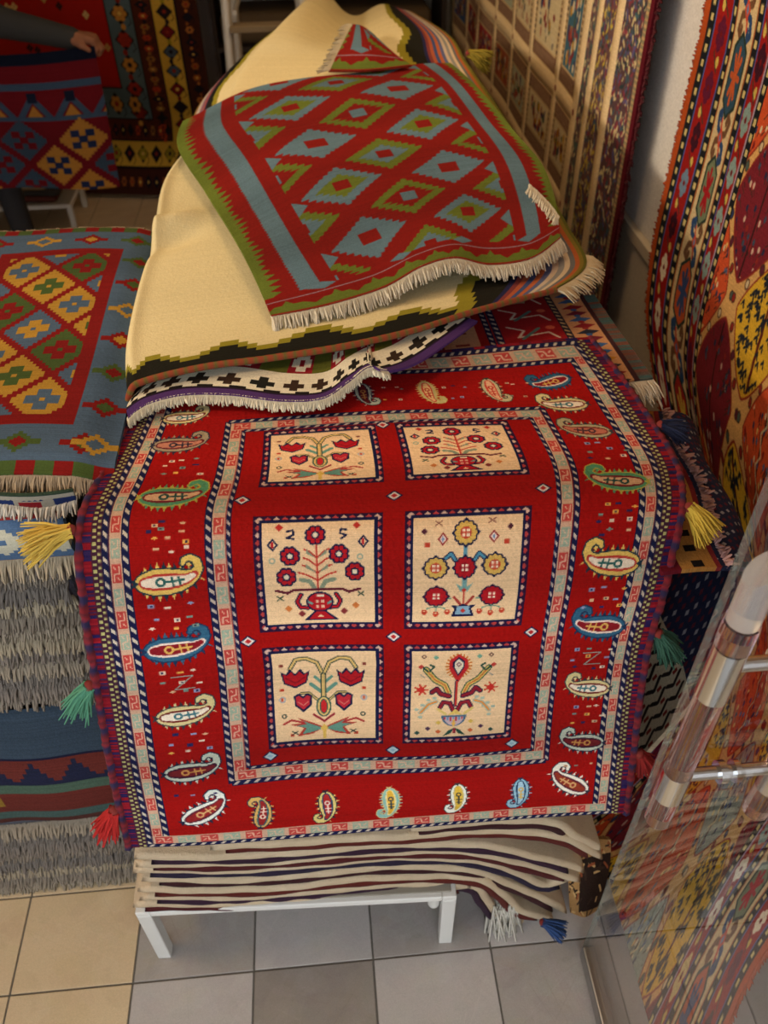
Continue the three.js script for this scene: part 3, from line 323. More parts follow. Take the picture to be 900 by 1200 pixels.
function gardenRugCanvas() {       // u along the wall from its near side, 3.0 m; v up from the floor end, 1.6 m
  const W = 2048, H = 1092, M = W / 3.0, [c, x] = canvas(W, H), tan = '#b9986a', Y = (v) => H - v * (H / 1.6); rect(x, tan, 0, 0, W, H);
  const fleck = (a0, a1, b0, b1, pal, n) => { for (let i = 0; i < n; i++) { const a = rr(a0, a1), b = rr(b0, b1); x.globalAlpha = 0.9; line(x, pick(pal), rr(3, 7), [[a, b], [a + rr(-9, 9), b + rr(-13, 13)]]); } x.globalAlpha = 1; };
  const strip = (a, b, ground, pal, n) => { rect(x, ground, a * M, 0, (b - a) * M, H); fleck(a * M + 4, b * M - 4, 0, H, pal, n); };
  rect(x, '#5a1620', 0, 0, 0.022 * M, H); for (let y = 0; y < H; y += 9) rect(x, '#8a8060', 0.022 * M, y, 0.02 * M, 5);
  strip(0.042, 0.19, '#5a4244', ['#3c5a64', '#d6c690', '#7a3440', '#5a5680', '#d6c690', '#2c3c40', '#8a3a44'], 1300); strip(0.235, 0.37, '#6a4c48', ['#c9b044', '#7a3444', '#445c70', '#d6c488', '#c9b044', '#5a4a6a', '#3a3a38'], 1200); strip(0.415, 0.5, '#6a5650', ['#d6c690', '#3c4a50', '#7a3444', '#40605a'], 700);
  const xs = [0.54, 0.8, 1.16, 1.49, 1.82, 2.2, 2.6, 3.0], rows = [[-0.1, 0.43], [0.5, 0.72], [0.79, 1.14], [1.21, 1.56]];
  xs.slice(0, -1).forEach((a, i) => rows.forEach(([v0, v1], j) => { const g = ['#3f5c86', '#cdbb90', '#962c32', '#3f6474', '#a4a88c', '#962c32', '#cdbb90', '#a85a40'][(i * 3 + j * 5 + 1) % 8], l = a * M + 17, r = xs[i + 1] * M - 17, tp = Y(v1), bt = Y(v0); rect(x, '#7c5a48', l, tp, r - l, bt - tp); for (let n = 0; n < (r - l) / 14; n++) { line(x, '#bda27a', 3, [[l + n * 14, tp + 24], [l + n * 14 + 10, tp + 4]]); line(x, '#bda27a', 3, [[l + n * 14, bt - 4], [l + n * 14 + 10, bt - 24]]); } rect(x, '#c2a678', l, tp + 28, r - l, bt - tp - 56); for (let y = tp; y < bt; y += 12) { rect(x, pick(['#6a4a34', '#3a2a2c', '#7a5a3a']), l, y, 12, 7); rect(x, pick(['#6a4a34', '#3a2a2c', '#7a5a3a']), r - 12, y, 12, 7); } rect(x, g, l + 18, tp + 34, r - l - 36, bt - tp - 68); const m = (l + r) / 2; line(x, '#3a2a22', 5, [[m, bt - 44], [m, tp + 50]]); for (let n = 0; n < 46; n++) { const p = rr(l + 28, r - 28), q = rr(tp + 46, bt - 46); disc(x, pick(['#b88a34', '#7c2a30', '#d0c09a', '#3a3c5c', '#9c4a3a', '#4a5a44']), p, q, rr(4, 10), rr(5, 14)); } }));
  for (const a of [0.212, 0.392, 0.52, ...xs]) { rect(x, '#e6cb9c', a * M - 19, 0, 38, H); } for (const v of [0.465, 0.755, 1.175]) { rect(x, '#e6cb9c', 0.54 * M, Y(v) - 21, W, 42); for (const a of xs) disc(x, '#7c2a2c', a * M, Y(v), 7); }
  knots(c, 800, 427, 0.4); wool(x, W, H, 17, 6, 4); return c;
}
function gardenRelief() { const W = 1024, H = 546, M = W / 3.0, [c, x] = canvas(W, H); rect(x, '#202020', 0, 0, W, H); const soft = (a, b, w, h, vert) => { for (let i = 0; i < 8; i++) { const t = i / 8; x.globalAlpha = 0.28; rect(x, '#ffffff', a + (vert ? w * t * 0.5 : 0), b + (vert ? 0 : h * t * 0.5), vert ? w * (1 - t) : w, vert ? h : h * (1 - t)); } x.globalAlpha = 1; }; for (const a of [0.212, 0.392, 0.52, 0.54, 0.8, 1.16, 1.49, 1.82, 2.2, 2.6]) soft(a * M - 8, 0, 16, H, true); for (const v of [0.465, 0.755, 1.175]) soft(0.54 * M, H - v * H / 1.6 - 9, W, 18, false); const t = new THREE.CanvasTexture(c); t.magFilter = THREE.LinearFilter; return t; }
function underRugCanvas() {         // pale border on the right, red field with bars
  const W = 900, H = 1000, [c, x] = canvas(W, H); rect(x, '#8a1a18', 0, 0, W, H); for (let i = 0; i < 5; i++) { const a = 60 + i * 130; rect(x, i % 2 ? '#b98c6c' : '#9a1d1a', a, 0, 90, H); cord(x, a - 10, 0, a - 10, H, 16, INK.navy, '#b8a898', 30); for (let y = 0; y < H; y += 70) rect(x, i % 2 ? '#7c3a34' : '#c0a088', a + 30, y, 34, 12); }
  rect(x, '#8a1a20', 600, 0, 160, H); for (let y = 20; y < H; y += 120) { line(x, '#c2b8a8', 7, [[620, y], [660, y + 30], [640, y + 70], [720, y + 50], [740, y + 90]]); line(x, '#4a6a66', 10, [[650, y + 80], [700, y + 20]]); disc(x, '#c05a40', 730, y + 20, 12); } cord(x, 592, 0, 592, H, 18, INK.navy, '#b8a898', 30); cord(x, 768, 0, 768, H, 18, '#2a2430', '#b8a070', 26);
  rect(x, '#b98a62', 778, 0, 80, H); for (let y = 10, k = 0; y < H; y += 44, k++) { poly(x, pick(['#2a2c3c', '#7c2028', '#35588a', '#b07a2c', '#6a2434']), [[786, y + 26], [818, y], [850, y + 14], [826, y + 34]]); disc(x, pick(['#c9a03c', '#35588a', '#8a2a2c']), 818, y + 36, 9); } rect(x, '#3a2226', 856, 0, 12, H); for (let y = 0; y < H; y += 8) rect(x, pick(['#4a5654', '#5a4a44', '#3c5a5c', '#6a4438']), 868, y, 32, 8); knots(c, 280, 312, 0.4); wool(x, W, H, 18, 8, 6); return c;
}
function heldKilimCanvas() { const W = 700, H = 560, [c, x] = canvas(W, H); rect(x, '#5c1018', 0, 0, W, H); rect(x, '#0e1424', 0, 0, W, 44); teeth(x, '#0e1424', W, 44, 0, 44, 22, 22); rect(x, '#33455a', 0, 112, W, 28); for (let i = 0; i < 7; i++) { const a = i * 110; poly(x, '#33455a', [[a, 250], [a + 55, 150], [a + 110, 250], [a + 88, 250], [a + 55, 190], [a + 22, 250]]); poly(x, '#9a6a2c', [[a + 30, 250], [a + 55, 200], [a + 80, 250]]); rect(x, '#141a2c', a + 42, 150, 28, 40); } rect(x, '#33455a', 0, 246, W, 18); for (let j = 0; j < 3; j++) for (let i = -1; i < 5; i++) { const a = 80 + i * 180 + (j % 2 ? 90 : 0), b = 345 + j * 108; stepDia(x, (i + j) % 2 ? '#9a6c2c' : '#2f4152', a, b, 74, 88, 8); for (const [p, q] of [[0, 0], [-1, -1], [1, -1], [-1, 1], [1, 1]]) rect(x, (i + j) % 2 ? '#1a2444' : '#5c1018', a + p * 22 - 13, b + q * 24 - 14, 26, 28); } wool(x, W, H, 14, 6, 6); return c; }
function goldRugCanvas() {          // u: 0 left, 1 right edge; borders on the right and the bottom
  const W = 1640, H = 1400, [c, x] = canvas(W, H), blot = (k, a, b, rx, ry) => { diamond(x, '#17131a', a, b, rx * 1.25, ry * 1.25); for (let i = 0; i < 6; i++) { const t = i / 6 * 6.283; disc(x, k, a + Math.cos(t) * rx * 0.6, b + Math.sin(t) * ry * 0.6, rx * 0.33, ry * 0.33); } disc(x, pick(['#c9a24a', '#1c1820', '#8a2a1c']), a, b, rx * 0.28, ry * 0.28); line(x, '#17131a', 3, [[a + rx, b], [a + rx * 1.3, b + ry], [a + rx * 0.8, b + ry * 1.4]]); }; rect(x, '#8c1c14', 0, 0, W, H); const frame = (m, k) => rect(x, k, 0, 0, W - m, H - m); frame(0, '#3a1c12'); const dots = (m, w, pal, st) => { for (let y = 0; y < H - m; y += st) { blot(pick(pal), W - m - w / 2, y, w * 0.32, st * 0.34); disc(x, pick(pal), W - m - w / 2 + rr(-9, 9), y + st / 2, w * 0.1); } for (let a = 0; a < W - m; a += st) { blot(pick(pal), a, H - m - w / 2, st * 0.34, w * 0.32); } };
  dots(18, 70, ['#8a4a1c', '#1a1820', '#a8642a'], 46); frame(100, '#1a1418'); frame(110, '#b99434'); dots(110, 100, ['#241c1c', '#6a1a18', '#3c4a58', '#8a7a20', '#1c1a1e'], 74); frame(215, '#1a1418'); frame(222, '#4a2214'); dots(222, 84, ['#8a5a28', '#1a1a20', '#9c3a1c'], 40); frame(310, '#1a1418'); frame(316, '#4d6066'); dots(316, 120, ['#7c2418', '#b07a34', '#2a2430', '#8c2a1c'], 96); frame(440, '#1a1418'); poly(x, '#9c1c14', [[0, 0], [W - 446, 0], [W - 446, H - 446], [0, H - 446]]); for (let n = 0; n < 130; n++) { const a = rr(0, W - 460), b = rr(0, H - 460), k = pick(['#c9b070', '#241c1c', '#b08a4a']); for (const [p, q] of [[-9, 0], [9, 0], [0, -9], [0, 9]]) disc(x, k, a + p, b + q, 7); } poly(x, '#141832', [[200, 0], [1040, 0], [940, 330], [620, 620], [300, 420]]); wool(x, W, H, 14, 6, 4); return c; }
function latticeRugCanvas() { const W = 640, H = 800, [c, x] = canvas(W, H); rect(x, '#23273f', 0, 0, W, H); for (let y = 0; y < H; y += 22) for (let a = 0; a < W; a += 26) diamond(x, (a / 26 + y / 22) % 3 < 1 ? '#8a8a90' : '#5a2430', a + (y / 22 % 2) * 13, y, 7, 8); rect(x, '#5e1420', 0, 0, W, 60); rect(x, '#a8783c', 0, 60, W, 84); for (let a = 20; a < W; a += 54) rect(x, '#1a1616', a, 88, 22, 26); rect(x, '#7c2a2c', 0, 144, W, 14); rect(x, '#b8ac94', 0, 600, W, 200); for (let y = 610; y < H; y += 44) for (let a = 0; a < W; a += 46) { line(x, '#221c1c', 10, [[a, y], [a + 22, y + 22], [a + 6, y + 36]]); rect(x, '#7a2a24', a + 26, y + 4, 12, 12); } wool(x, W, H, 16, 6, 5); return c; }
const cottonCanvas = (() => { let c; return () => (c ??= mottled(512, 512, '#d2bd9d', ['#b39a78', '#efe2c6', '#a58a70'], 80)); })();
// ---------------------------------------------------------------- the shop itself
const X0 = -2.4, X1 = 1.62, Z0 = -4.9, Z1 = 0.95, TOP = 2.75, TH = 0.12;
const plaster = new THREE.MeshStandardMaterial({ map: texOf(mottled(512, 512, '#d8d5cf', ['#c9c6c0', '#e6e3de', '#cfc8bc'], 50), [3, 2]), roughness: 0.9, bumpMap: grainAt(6, 4), bumpScale: 0.0006 });
struct('wall_right', box(X1, X1 + TH, 0, TOP, Z0 - TH, Z1 + TH), plaster);
struct('wall_left', box(X0 - TH, X0, 0, TOP, Z0 - TH, Z1 + TH), plain('#6e5a48', 0.9));
struct('wall_back', box(X0, X1, 0, TOP, Z0 - TH, Z0), plaster);
struct('ceiling', box(X0 - TH, X1 + TH, TOP, TOP + TH, Z0 - TH, Z1 + TH), plaster);
struct('wall_front', mergeGeometries([box(X0, -2.1, 0, TOP, Z1, Z1 + TH), box(-2.1, 0.1, 0, 0.45, Z1, Z1 + TH), box(0.1, 0.22, 0, 2.3, Z1, Z1 + TH), box(1.24, X1, 0, 2.3, Z1, Z1 + TH), box(-2.1, X1, 2.3, TOP, Z1, Z1 + TH)]), plaster);
const paneMat = new THREE.MeshPhysicalMaterial({ color: '#ffffff', transmission: 1, thickness: 0, roughness: 0.0, ior: 1.45 });
const win = new THREE.Group(); win.name = 'window_1'; win.userData.kind = 'structure'; scene.add(win);
part('pane', box(-2.08, 0.08, 0.47, 2.28, Z1 + 0.05, Z1 + 0.06), paneMat, win);
const alu = new THREE.MeshStandardMaterial({ color: '#a9abad', metalness: 0.9, roughness: 0.35 });
for (const g of [box(-2.1, 0.1, 0.45, 0.49, Z1 + 0.03, Z1 + 0.08), box(-2.1, 0.1, 2.26, 2.3, Z1 + 0.03, Z1 + 0.08), box(-2.1, -2.06, 0.49, 2.26, Z1 + 0.03, Z1 + 0.08), box(0.06, 0.1, 0.49, 2.26, Z1 + 0.03, Z1 + 0.08)]) part('frame', g, alu, win);
struct('ground', box(-9, 9, -0.22, -0.1, Z1 + TH, 12), plain('#8d8a85', 0.95));
// stone facing along the foot of the right wall, with its cap
struct('trim_1', box(X1 - 0.012, X1, 0, 0.865, Z0, Z1), new THREE.MeshStandardMaterial({ map: texOf(mottled(512, 256, '#c9c0ad', ['#b5ab98', '#ddd6c8', '#bfae94'], 70), [4, 1]), roughness: 0.5 }));
struct('trim_2', rbox(X1 - 0.02, X1, 0.865, 0.9, Z0, Z1, 0.004), plain('#b8ad9a', 0.6));

// floor: a mortar bed with separate tiles of 25 x 20 cm
const floor = struct('floor', box(X0 - TH, X1 + TH, -0.1, -0.004, Z0 - TH, Z1 + TH), plain('#6b675f', 0.95));
const tileMats = [['#cdb692', ['#b8a27e', '#d8c6a6', '#b09a78', '#c2aa86']], ['#a19a94', ['#8c8680', '#b4aeaa', '#7e7872', '#a09078']], ['#b1aba6', ['#c4beb8', '#9c9690', '#b5aca0']], ['#8d857d', ['#7a736c', '#a59e96', '#6d6660', '#8f8070']]].map(([a, b]) => new THREE.MeshStandardMaterial({ map: texOf(mottled(256, 256, a, b, 110, (x) => { for (let i = 0; i < 10; i++) { x.globalAlpha = 0.25; line(x, pick(b), rr(0.6, 1.8), [[rr(0, 256), rr(0, 256)], [rr(0, 256), rr(0, 256)], [rr(0, 256), rr(0, 256)]]); } x.globalAlpha = 1; })), roughness: 0.42 }));
const tileGeo = new RoundedBoxGeometry(0.2462, 0.02, 0.1962, 1, 0.0015); const rest = [];
for (let i = Math.floor(X0 / 0.25) - 1; i < Math.ceil(X1 / 0.25); i++) for (let j = -6; j < 25; j++) {
  const cx = i * 0.25 + 0.125, cz = -j * 0.2 - 0.1; if (cz > Z1 + 0.1 || cz < Z0 || cx < X0 || cx > X1 + 0.05) continue;
  const near = cz > -0.5 && cz < 0.5 && cx > -0.4, back = cz < -2.9 && cx > -1.3 && cx < 0.5;
  if (!near && !back) { rest.push(tileGeo.clone().translate(cx, -0.0102, cz)); continue; }
  const m = part('tile', tileGeo, tileMats[i < 1 || back ? 0 : i === 2 && j === -1 ? 3 : (i + j) % 2 ? 1 : 2], floor); m.position.set(cx, -0.0102 + rr(-0.0006, 0.0004), cz); m.rotation.y = rnd() < 0.5 ? 0 : Math.PI;
}
part('tiling', mergeGeometries(rest), tileMats[0], floor).userData.kind = 'stuff';

// warm ceiling lamps
const glow = new THREE.MeshStandardMaterial({ color: '#ffffff', emissive: '#ffcf90', emissiveIntensity: 2.5, roughness: 0.6 });
for (const [x, z, p, label] of [[-0.5, -0.1, 17, 'square warm ceiling lamp near the glazed front'], [1.0, -1.7, 10, 'square warm ceiling lamp above the rug pile'], [0.9, -3.1, 3.5, 'square warm ceiling lamp above the garden rug']]) {
  const g = thing('ceiling_lamp', label, 'ceiling lamp', 'ceiling lamps');
  part('housing', rbox(x - 0.26, x + 0.26, TOP - 0.07, TOP, z - 0.26, z + 0.26, 0.01), plain('#d8d8d4', 0.5), g); part('diffuser', box(x - 0.23, x + 0.23, TOP - 0.076, TOP - 0.069, z - 0.23, z + 0.23), glow, g);
  base(g); const l = new THREE.RectAreaLight('#ffd6a4', p, 0.46, 0.46); l.position.set(x, TOP - 0.08, z); l.lookAt(x, 0, z); scene.add(l);
}

// track spotlights along the left side, turned towards the rugs on the right wall
for (const [z, az, ay, cd, where] of [[-0.25, -0.65, 1.0, 6.5, 'nearest the glazed front'], [-0.95, -1.3, 1.15, 6.5, 'second from the glazed front'], [-1.65, -2.4, 1.15, 6.5, 'third from the glazed front']]) {
  const p = V(-1.9, 2.35, z), aim = V(1.58, ay, az), d = aim.clone().sub(p).normalize(), g = thing('spotlight', `black ceiling spotlight turned towards the right wall, ${where}`, 'spotlight', 'ceiling spotlights'), black = plain('#1c1c1c', 0.5);
  part('base', rbox(p.x - 0.05, p.x + 0.05, TOP - 0.03, TOP, z - 0.05, z + 0.05, 0.004), black, g); part('arm', rod(V(p.x, TOP - 0.03, p.z), p.clone().addScaledVector(d, -0.06), 0.009, 10), black, g); part('can', rod(p.clone().addScaledVector(d, -0.16), p, 0.075, 24), black, g); part('lens', rod(p.clone().addScaledVector(d, 0.001), p.clone().addScaledVector(d, 0.004), 0.068, 24), glow, g); base(g);
  const s = new THREE.SpotLight('#ffe8cc', cd, 0, 0.5, 0.8, 2); s.position.copy(p).addScaledVector(d, 0.11); s.target.position.copy(aim); s.shadow.radius = 5; s.castShadow = true; scene.add(s, s.target);
}

// ---------------------------------------------------------------- glass door standing open on the right
const chrome = new THREE.MeshStandardMaterial({ color: '#d9dadb', metalness: 1, roughness: 0.12 });
const GX = 1.195;
{
  const d = new THREE.Group(); d.name = 'door_1'; d.userData.kind = 'structure'; scene.add(d);
  part('pane', box(GX - 0.005, GX + 0.005, 0.012, 2.2, 0.024, 0.94), paneMat, d);
  part('pane_edge', box(GX - 0.005, GX + 0.005, 0.012, 2.2, 0.0215, 0.0235), new THREE.MeshPhysicalMaterial({ color: '#e2ece8', roughness: 0.05, transmission: 0.9, thickness: 0 }), d, 'greenish polished edge of the glass');
  part('bottom_rail', rbox(GX - 0.014, GX + 0.014, 0.006, 0.05, 0.03, 0.94, 0.006), new THREE.MeshStandardMaterial({ color: '#a8a9aa', metalness: 1, roughness: 0.3 }), d);
  const acrylic = new THREE.MeshPhysicalMaterial({ color: '#f2eef2', transmission: 1, thickness: 0.03, ior: 1.49, roughness: 0.03, attenuationColor: new THREE.Color('#cfa9b4'), attenuationDistance: 0.12 });
  const hz = 0.154, r = 0.0165;
  for (const [hx, name] of [[GX - 0.066, 'handle'], [GX + 0.066, 'handle']]) {
    const h = new THREE.Group(); h.name = name; d.add(h); h.userData.label = 'clear acrylic pull bar with chrome clamps';
    // slanted clear tip, made by shearing the top ring of the bar
    const tip = new THREE.CylinderGeometry(r, r, 0.075, 28, 6); { const p = tip.attributes.position; for (let i = 0; i < p.count; i++) if (p.getY(i) > -0.02) p.setY(i, p.getY(i) + p.getX(i) * 1.0 * (p.getY(i) + 0.02) / 0.057); tip.computeVertexNormals(); }
    part('bar_tip', tip.translate(hx, 1.275, hz), new THREE.MeshPhysicalMaterial({ color: '#e8e4df', transmission: 0.75, thickness: 0.03, ior: 1.3, roughness: 0.22 }), h); part('bar', rod(V(hx, 0.838, hz), V(hx, 1.2, hz), r, 28), acrylic, h); part('collar', rod(V(hx, 1.201, hz), V(hx, 1.236, hz), r + 0.002, 28), acrylic, h);
    for (const [y0, y1] of [[0.9, 0.958], [1.115, 1.198]]) part('clamp', rod(V(hx, y0, hz), V(hx, y1, hz), r + 0.0012, 28), chrome, h);
  }
  for (const y of [0.945, 1.165]) { part('standoff', rod(V(GX - 0.066, y, hz), V(GX + 0.066, y, hz), 0.0085, 20), chrome, d); part('rosette', mergeGeometries([rod(V(GX - 0.014, y, hz), V(GX - 0.005, y, hz), 0.0145, 24), rod(V(GX + 0.005, y, hz), V(GX + 0.012, y, hz), 0.0145, 24)]), chrome, d); }
}

// ---------------------------------------------------------------- bench and the pile of rugs on it
const whitePaint = plain('#d9d8d2', 0.4), greyPaint = plain('#cfcec8', 0.45);
function bench(name, label, x0, x1, z0, z1, y, legsZ, group) {
  const g = thing(name, label, 'bench', group), t = 0.028;
  for (const x of [x0, x1 - t]) part('side_rail', rbox(x, x + t, y - 0.018, y, z0, z1, 0.003), whitePaint, g);
  for (const z of [z0, z1 - t]) part('end_rail', rbox(x0 + t, x1 - t, y - 0.018, y, z, z + t, 0.003), whitePaint, g);
  for (const z of legsZ) for (const x of [x0, x1 - t]) part('leg', rbox(x, x + t, 0.001, y - 0.018, z - t, z, 0.003), greyPaint, g);
  part('deck', rbox(x0 + 0.01, x1 - 0.01, y - 0.006, y + 0.004, z0 + 0.01, z1 - 0.01, 0.002), plain('#8c8577', 0.8), g);
  return g;
}
{ const g = bench('rug_bench', 'low white metal bench carrying the tall pile of folded rugs', 0.345, 0.967, -2.3, -0.03, 0.234, [-0.03, -1.15, -2.25]); part('bolt', rod(V(0.925, 0.205, -0.05), V(0.925, 0.165, -0.05), 0.012, 14), greyPaint, g); base(g); g.rotation.y = -0.042; g.position.z += 0.002; }

const cottonTex = texOf(cottonCanvas(), [1, 1]), cotton = new THREE.MeshStandardMaterial({ map: cottonTex, roughness: 0.95, bumpMap: grainAt(2, 2), bumpScale: 0.002 });
const piles = ['#5c1a1c', '#3a1a34', '#6a2016', '#43161c', '#2c1f3c'].map((c) => plain(c, 0.98, { bumpMap: grainAt(3, 3), bumpScale: 0.003 }));
// a folded rug: a thick band along a path in x-y, running back from its rounded front fold
function ribbon(path, h, zf, zb, r = h) {
  const pts = path.getSpacedPoints ? path.getSpacedPoints(60) : path, prof = [[1, zb], [1, (zf + zb) / 2]]; for (let k = 0; k <= 8; k++) { const a = Math.PI / 2 - k / 8 * Math.PI; prof.push([Math.sin(a), zf - r + Math.cos(a) * r]); } prof.push([-1, (zf + zb) / 2], [-1, zb]);
  const pos = [], uv = [], idx = [], m = prof.length; let s = 0;
  pts.forEach((p, i) => { const a = pts[Math.max(0, i - 1)], b = pts[Math.min(pts.length - 1, i + 1)], dx = b.x - a.x, dy = b.y - a.y, l = Math.hypot(dx, dy) || 1, e = Math.min(i, pts.length - 1 - i), w = e === 0 ? 0.35 : e === 1 ? 0.85 : 1; if (i) s += Math.hypot(p.x - pts[i - 1].x, p.y - pts[i - 1].y); const wob = Math.sin(s * 31 + pts[0].y * 700) * 0.0011 + Math.sin(s * 83 + pts[0].y * 300) * 0.0006; prof.forEach(([n, z], k) => { if (k > 1 && k < m - 2) z += wob; pos.push(p.x - dy / l * n * h * w, p.y + dx / l * n * h * w, z); uv.push(s * 3, (k < 2 ? z : z) * 3 + n * 0.1); }); });
  for (let i = 0; i < pts.length - 1; i++) for (let k = 0; k < m - 1; k++) { const a = i * m + k, b = a + m; idx.push(a, a + 1, b + 1, a, b + 1, b); }
  for (const i of [0, pts.length - 1]) for (let k = 1; k < m - 1; k++) { const o = i * m; if (i) idx.push(o, o + k, o + k + 1); else idx.push(o, o + k + 1, o + k); }
  const g = new THREE.BufferGeometry(); g.setAttribute('position', new THREE.Float32BufferAttribute(pos, 3)); g.setAttribute('uv', new THREE.Float32BufferAttribute(uv, 2)); g.setIndex(idx); g.computeVertexNormals(); return g;
}
const spline = (pts) => new THREE.CatmullRomCurve3(pts.map((p) => V(p.x, p.y, 0)), false, 'catmullrom', 0.5);
function foldedRug(pts, zf, zb, k, label, group, h = 0.0088) {
  const g = thing('folded_rug', label, 'rug', group), c = spline(pts); part('backing', ribbon(c, h, zf, zb), cotton, g);
  const low = c.getSpacedPoints(60).map((p, i, a) => { const q = a[Math.min(60, i + 1)], o = a[Math.max(0, i - 1)], dx = q.x - o.x, dy = q.y - o.y, l = Math.hypot(dx, dy); return V(p.x + dy / l * (h + 0.0068), p.y - dx / l * (h + 0.0068), 0); }).slice(2, -2);
  part('pile', ribbon(low, 0.0074, zf + 0.0015 - rr(0, 0.002), zb + 0.002), piles[k % piles.length], g, 'dark knotted pile showing in the fold'); return base(g);
}
const ZF = -0.034, ord = ['lowest', 'second', 'third', 'fourth', 'fifth', 'sixth', 'seventh', 'eighth', 'ninth'];
[[[158, 1065], [300, 1062], [450, 1049], [552, 1043]], [[160, 1058], [300, 1057], [450, 1044], [550, 1044], [572, 1062], [592, 1083], [646, 1094]], [[158, 1047], [300, 1047], [450, 1033], [556, 1034], [590, 1052], [612, 1072], [648, 1080]], [[162, 1037], [300, 1037], [450, 1023], [545, 1025], [598, 1042], [630, 1056], [664, 1073]], [[156, 1027], [300, 1026], [450, 1013], [545, 1014], [604, 1028], [640, 1044], [668, 1036]], [[158, 1017], [300, 1015], [450, 1003], [550, 1003], [620, 1018], [680, 1035]], [[154, 1007], [300, 1005], [450, 993], [560, 993], [640, 1009], [684, 1022]], [[246, 996], [350, 990], [470, 983], [590, 976], [660, 985], [705, 1006]], [[480, 976], [600, 967], [652, 970], [676, 986], [704, 998]]].forEach((px, k) => {
  const pts = px.map(([u, v]) => atZ(u, v, ZF)); if (k < 7) pts[0].x += rr(-0.008, 0.008);
  const r = foldedRug(pts, ZF + rr(-0.006, 0.002), -2.28 + rr(-0.03, 0.03), k, `${ord[k]} folded cream-backed rug of the pile, counted from the white bench`, 'folded rugs in the pile');
});
{ // rugs of the pile that the hanging red rug covers in front
  const zFront = table([[0.55, -0.06], [0.7, -0.105], [0.9, -0.155], [1.0, -0.19], [1.1, -0.26]]);
  for (let k = 0; k < 13; k++) { const y = 0.562 + k * 0.0375, dip = 0.03; foldedRug([V(0.392 + rr(-0.005, 0.01), y, 0), V(0.6, y - 0.004, 0), V(0.85, y - dip * 0.5, 0), V(1.08, y - dip * 0.8, 0), V(1.185 + rr(-0.01, 0.01), y - dip, 0)], zFront(y) - 0.006, -2.3 + rr(-0.04, 0.04), k + 2, `folded cream-backed rug hidden behind the hanging red rug, ${['lowest', 'second', 'third', 'fourth', 'fifth', 'sixth', 'seventh', 'eighth', 'ninth', 'tenth', 'eleventh', 'twelfth', 'topmost'][k]} above its hem`, 'folded rugs behind the red rug'); }
}
{ const f = (u, v) => { const z = lerp(-0.72, -2.3, v), x = lerp(lerp(0.46, 0.74, sstep(0.4, 1, v)), 1.16, u), e = Math.min(1, 8 * u, 8 * (1 - u), 8 * v, 8 * (1 - v)); return V(x, lerp(1.05, pileTop(x, z) - 0.016, Math.sqrt(e)), z); };
  const g = sheet(f, 24, 40, 0.02); const p = g.attributes.position; for (let i = 25 * 41; i < 2 * 25 * 41; i++) p.setY(i, 1.04); solo('folded_blanket', g, plain('#8c8068', 0.95), 'thick folded blanket that lifts the cream kilim on the pile', 'blanket'); }
// ---------------------------------------------------------------- the red rug hanging over the front of the pile
function tassel(parent, p, d, col, len, r, label) {
  const g = new THREE.Group(); g.name = 'tassel'; g.userData.label = label; parent.add(g); const dn = d.clone().normalize(), root = p.clone();
  const a = V(0, 1, 0).cross(dn).normalize(), b = dn.clone().cross(a);
  part('strands', fringe(() => root.clone().addScaledVector(a, rr(-1, 1) * r * 0.45).addScaledVector(b, rr(-1, 1) * r * 0.45).addScaledVector(dn, 0.006), () => dn.clone().addScaledVector(a, rr(-0.42, 0.42)).addScaledVector(b, rr(-0.42, 0.42)), 150, len, 0.0021, { droop: 0.5, mess: 0.12, sides: 4 }), plain(col, 0.95), g);
  const k = new THREE.SphereGeometry(r * 0.55, 14, 10).scale(1, 0.9, 1).translate(...root.clone().addScaledVector(dn, 0.004).toArray()); part('binding', k, plain('#7c2a24', 0.95), g); return g;
}
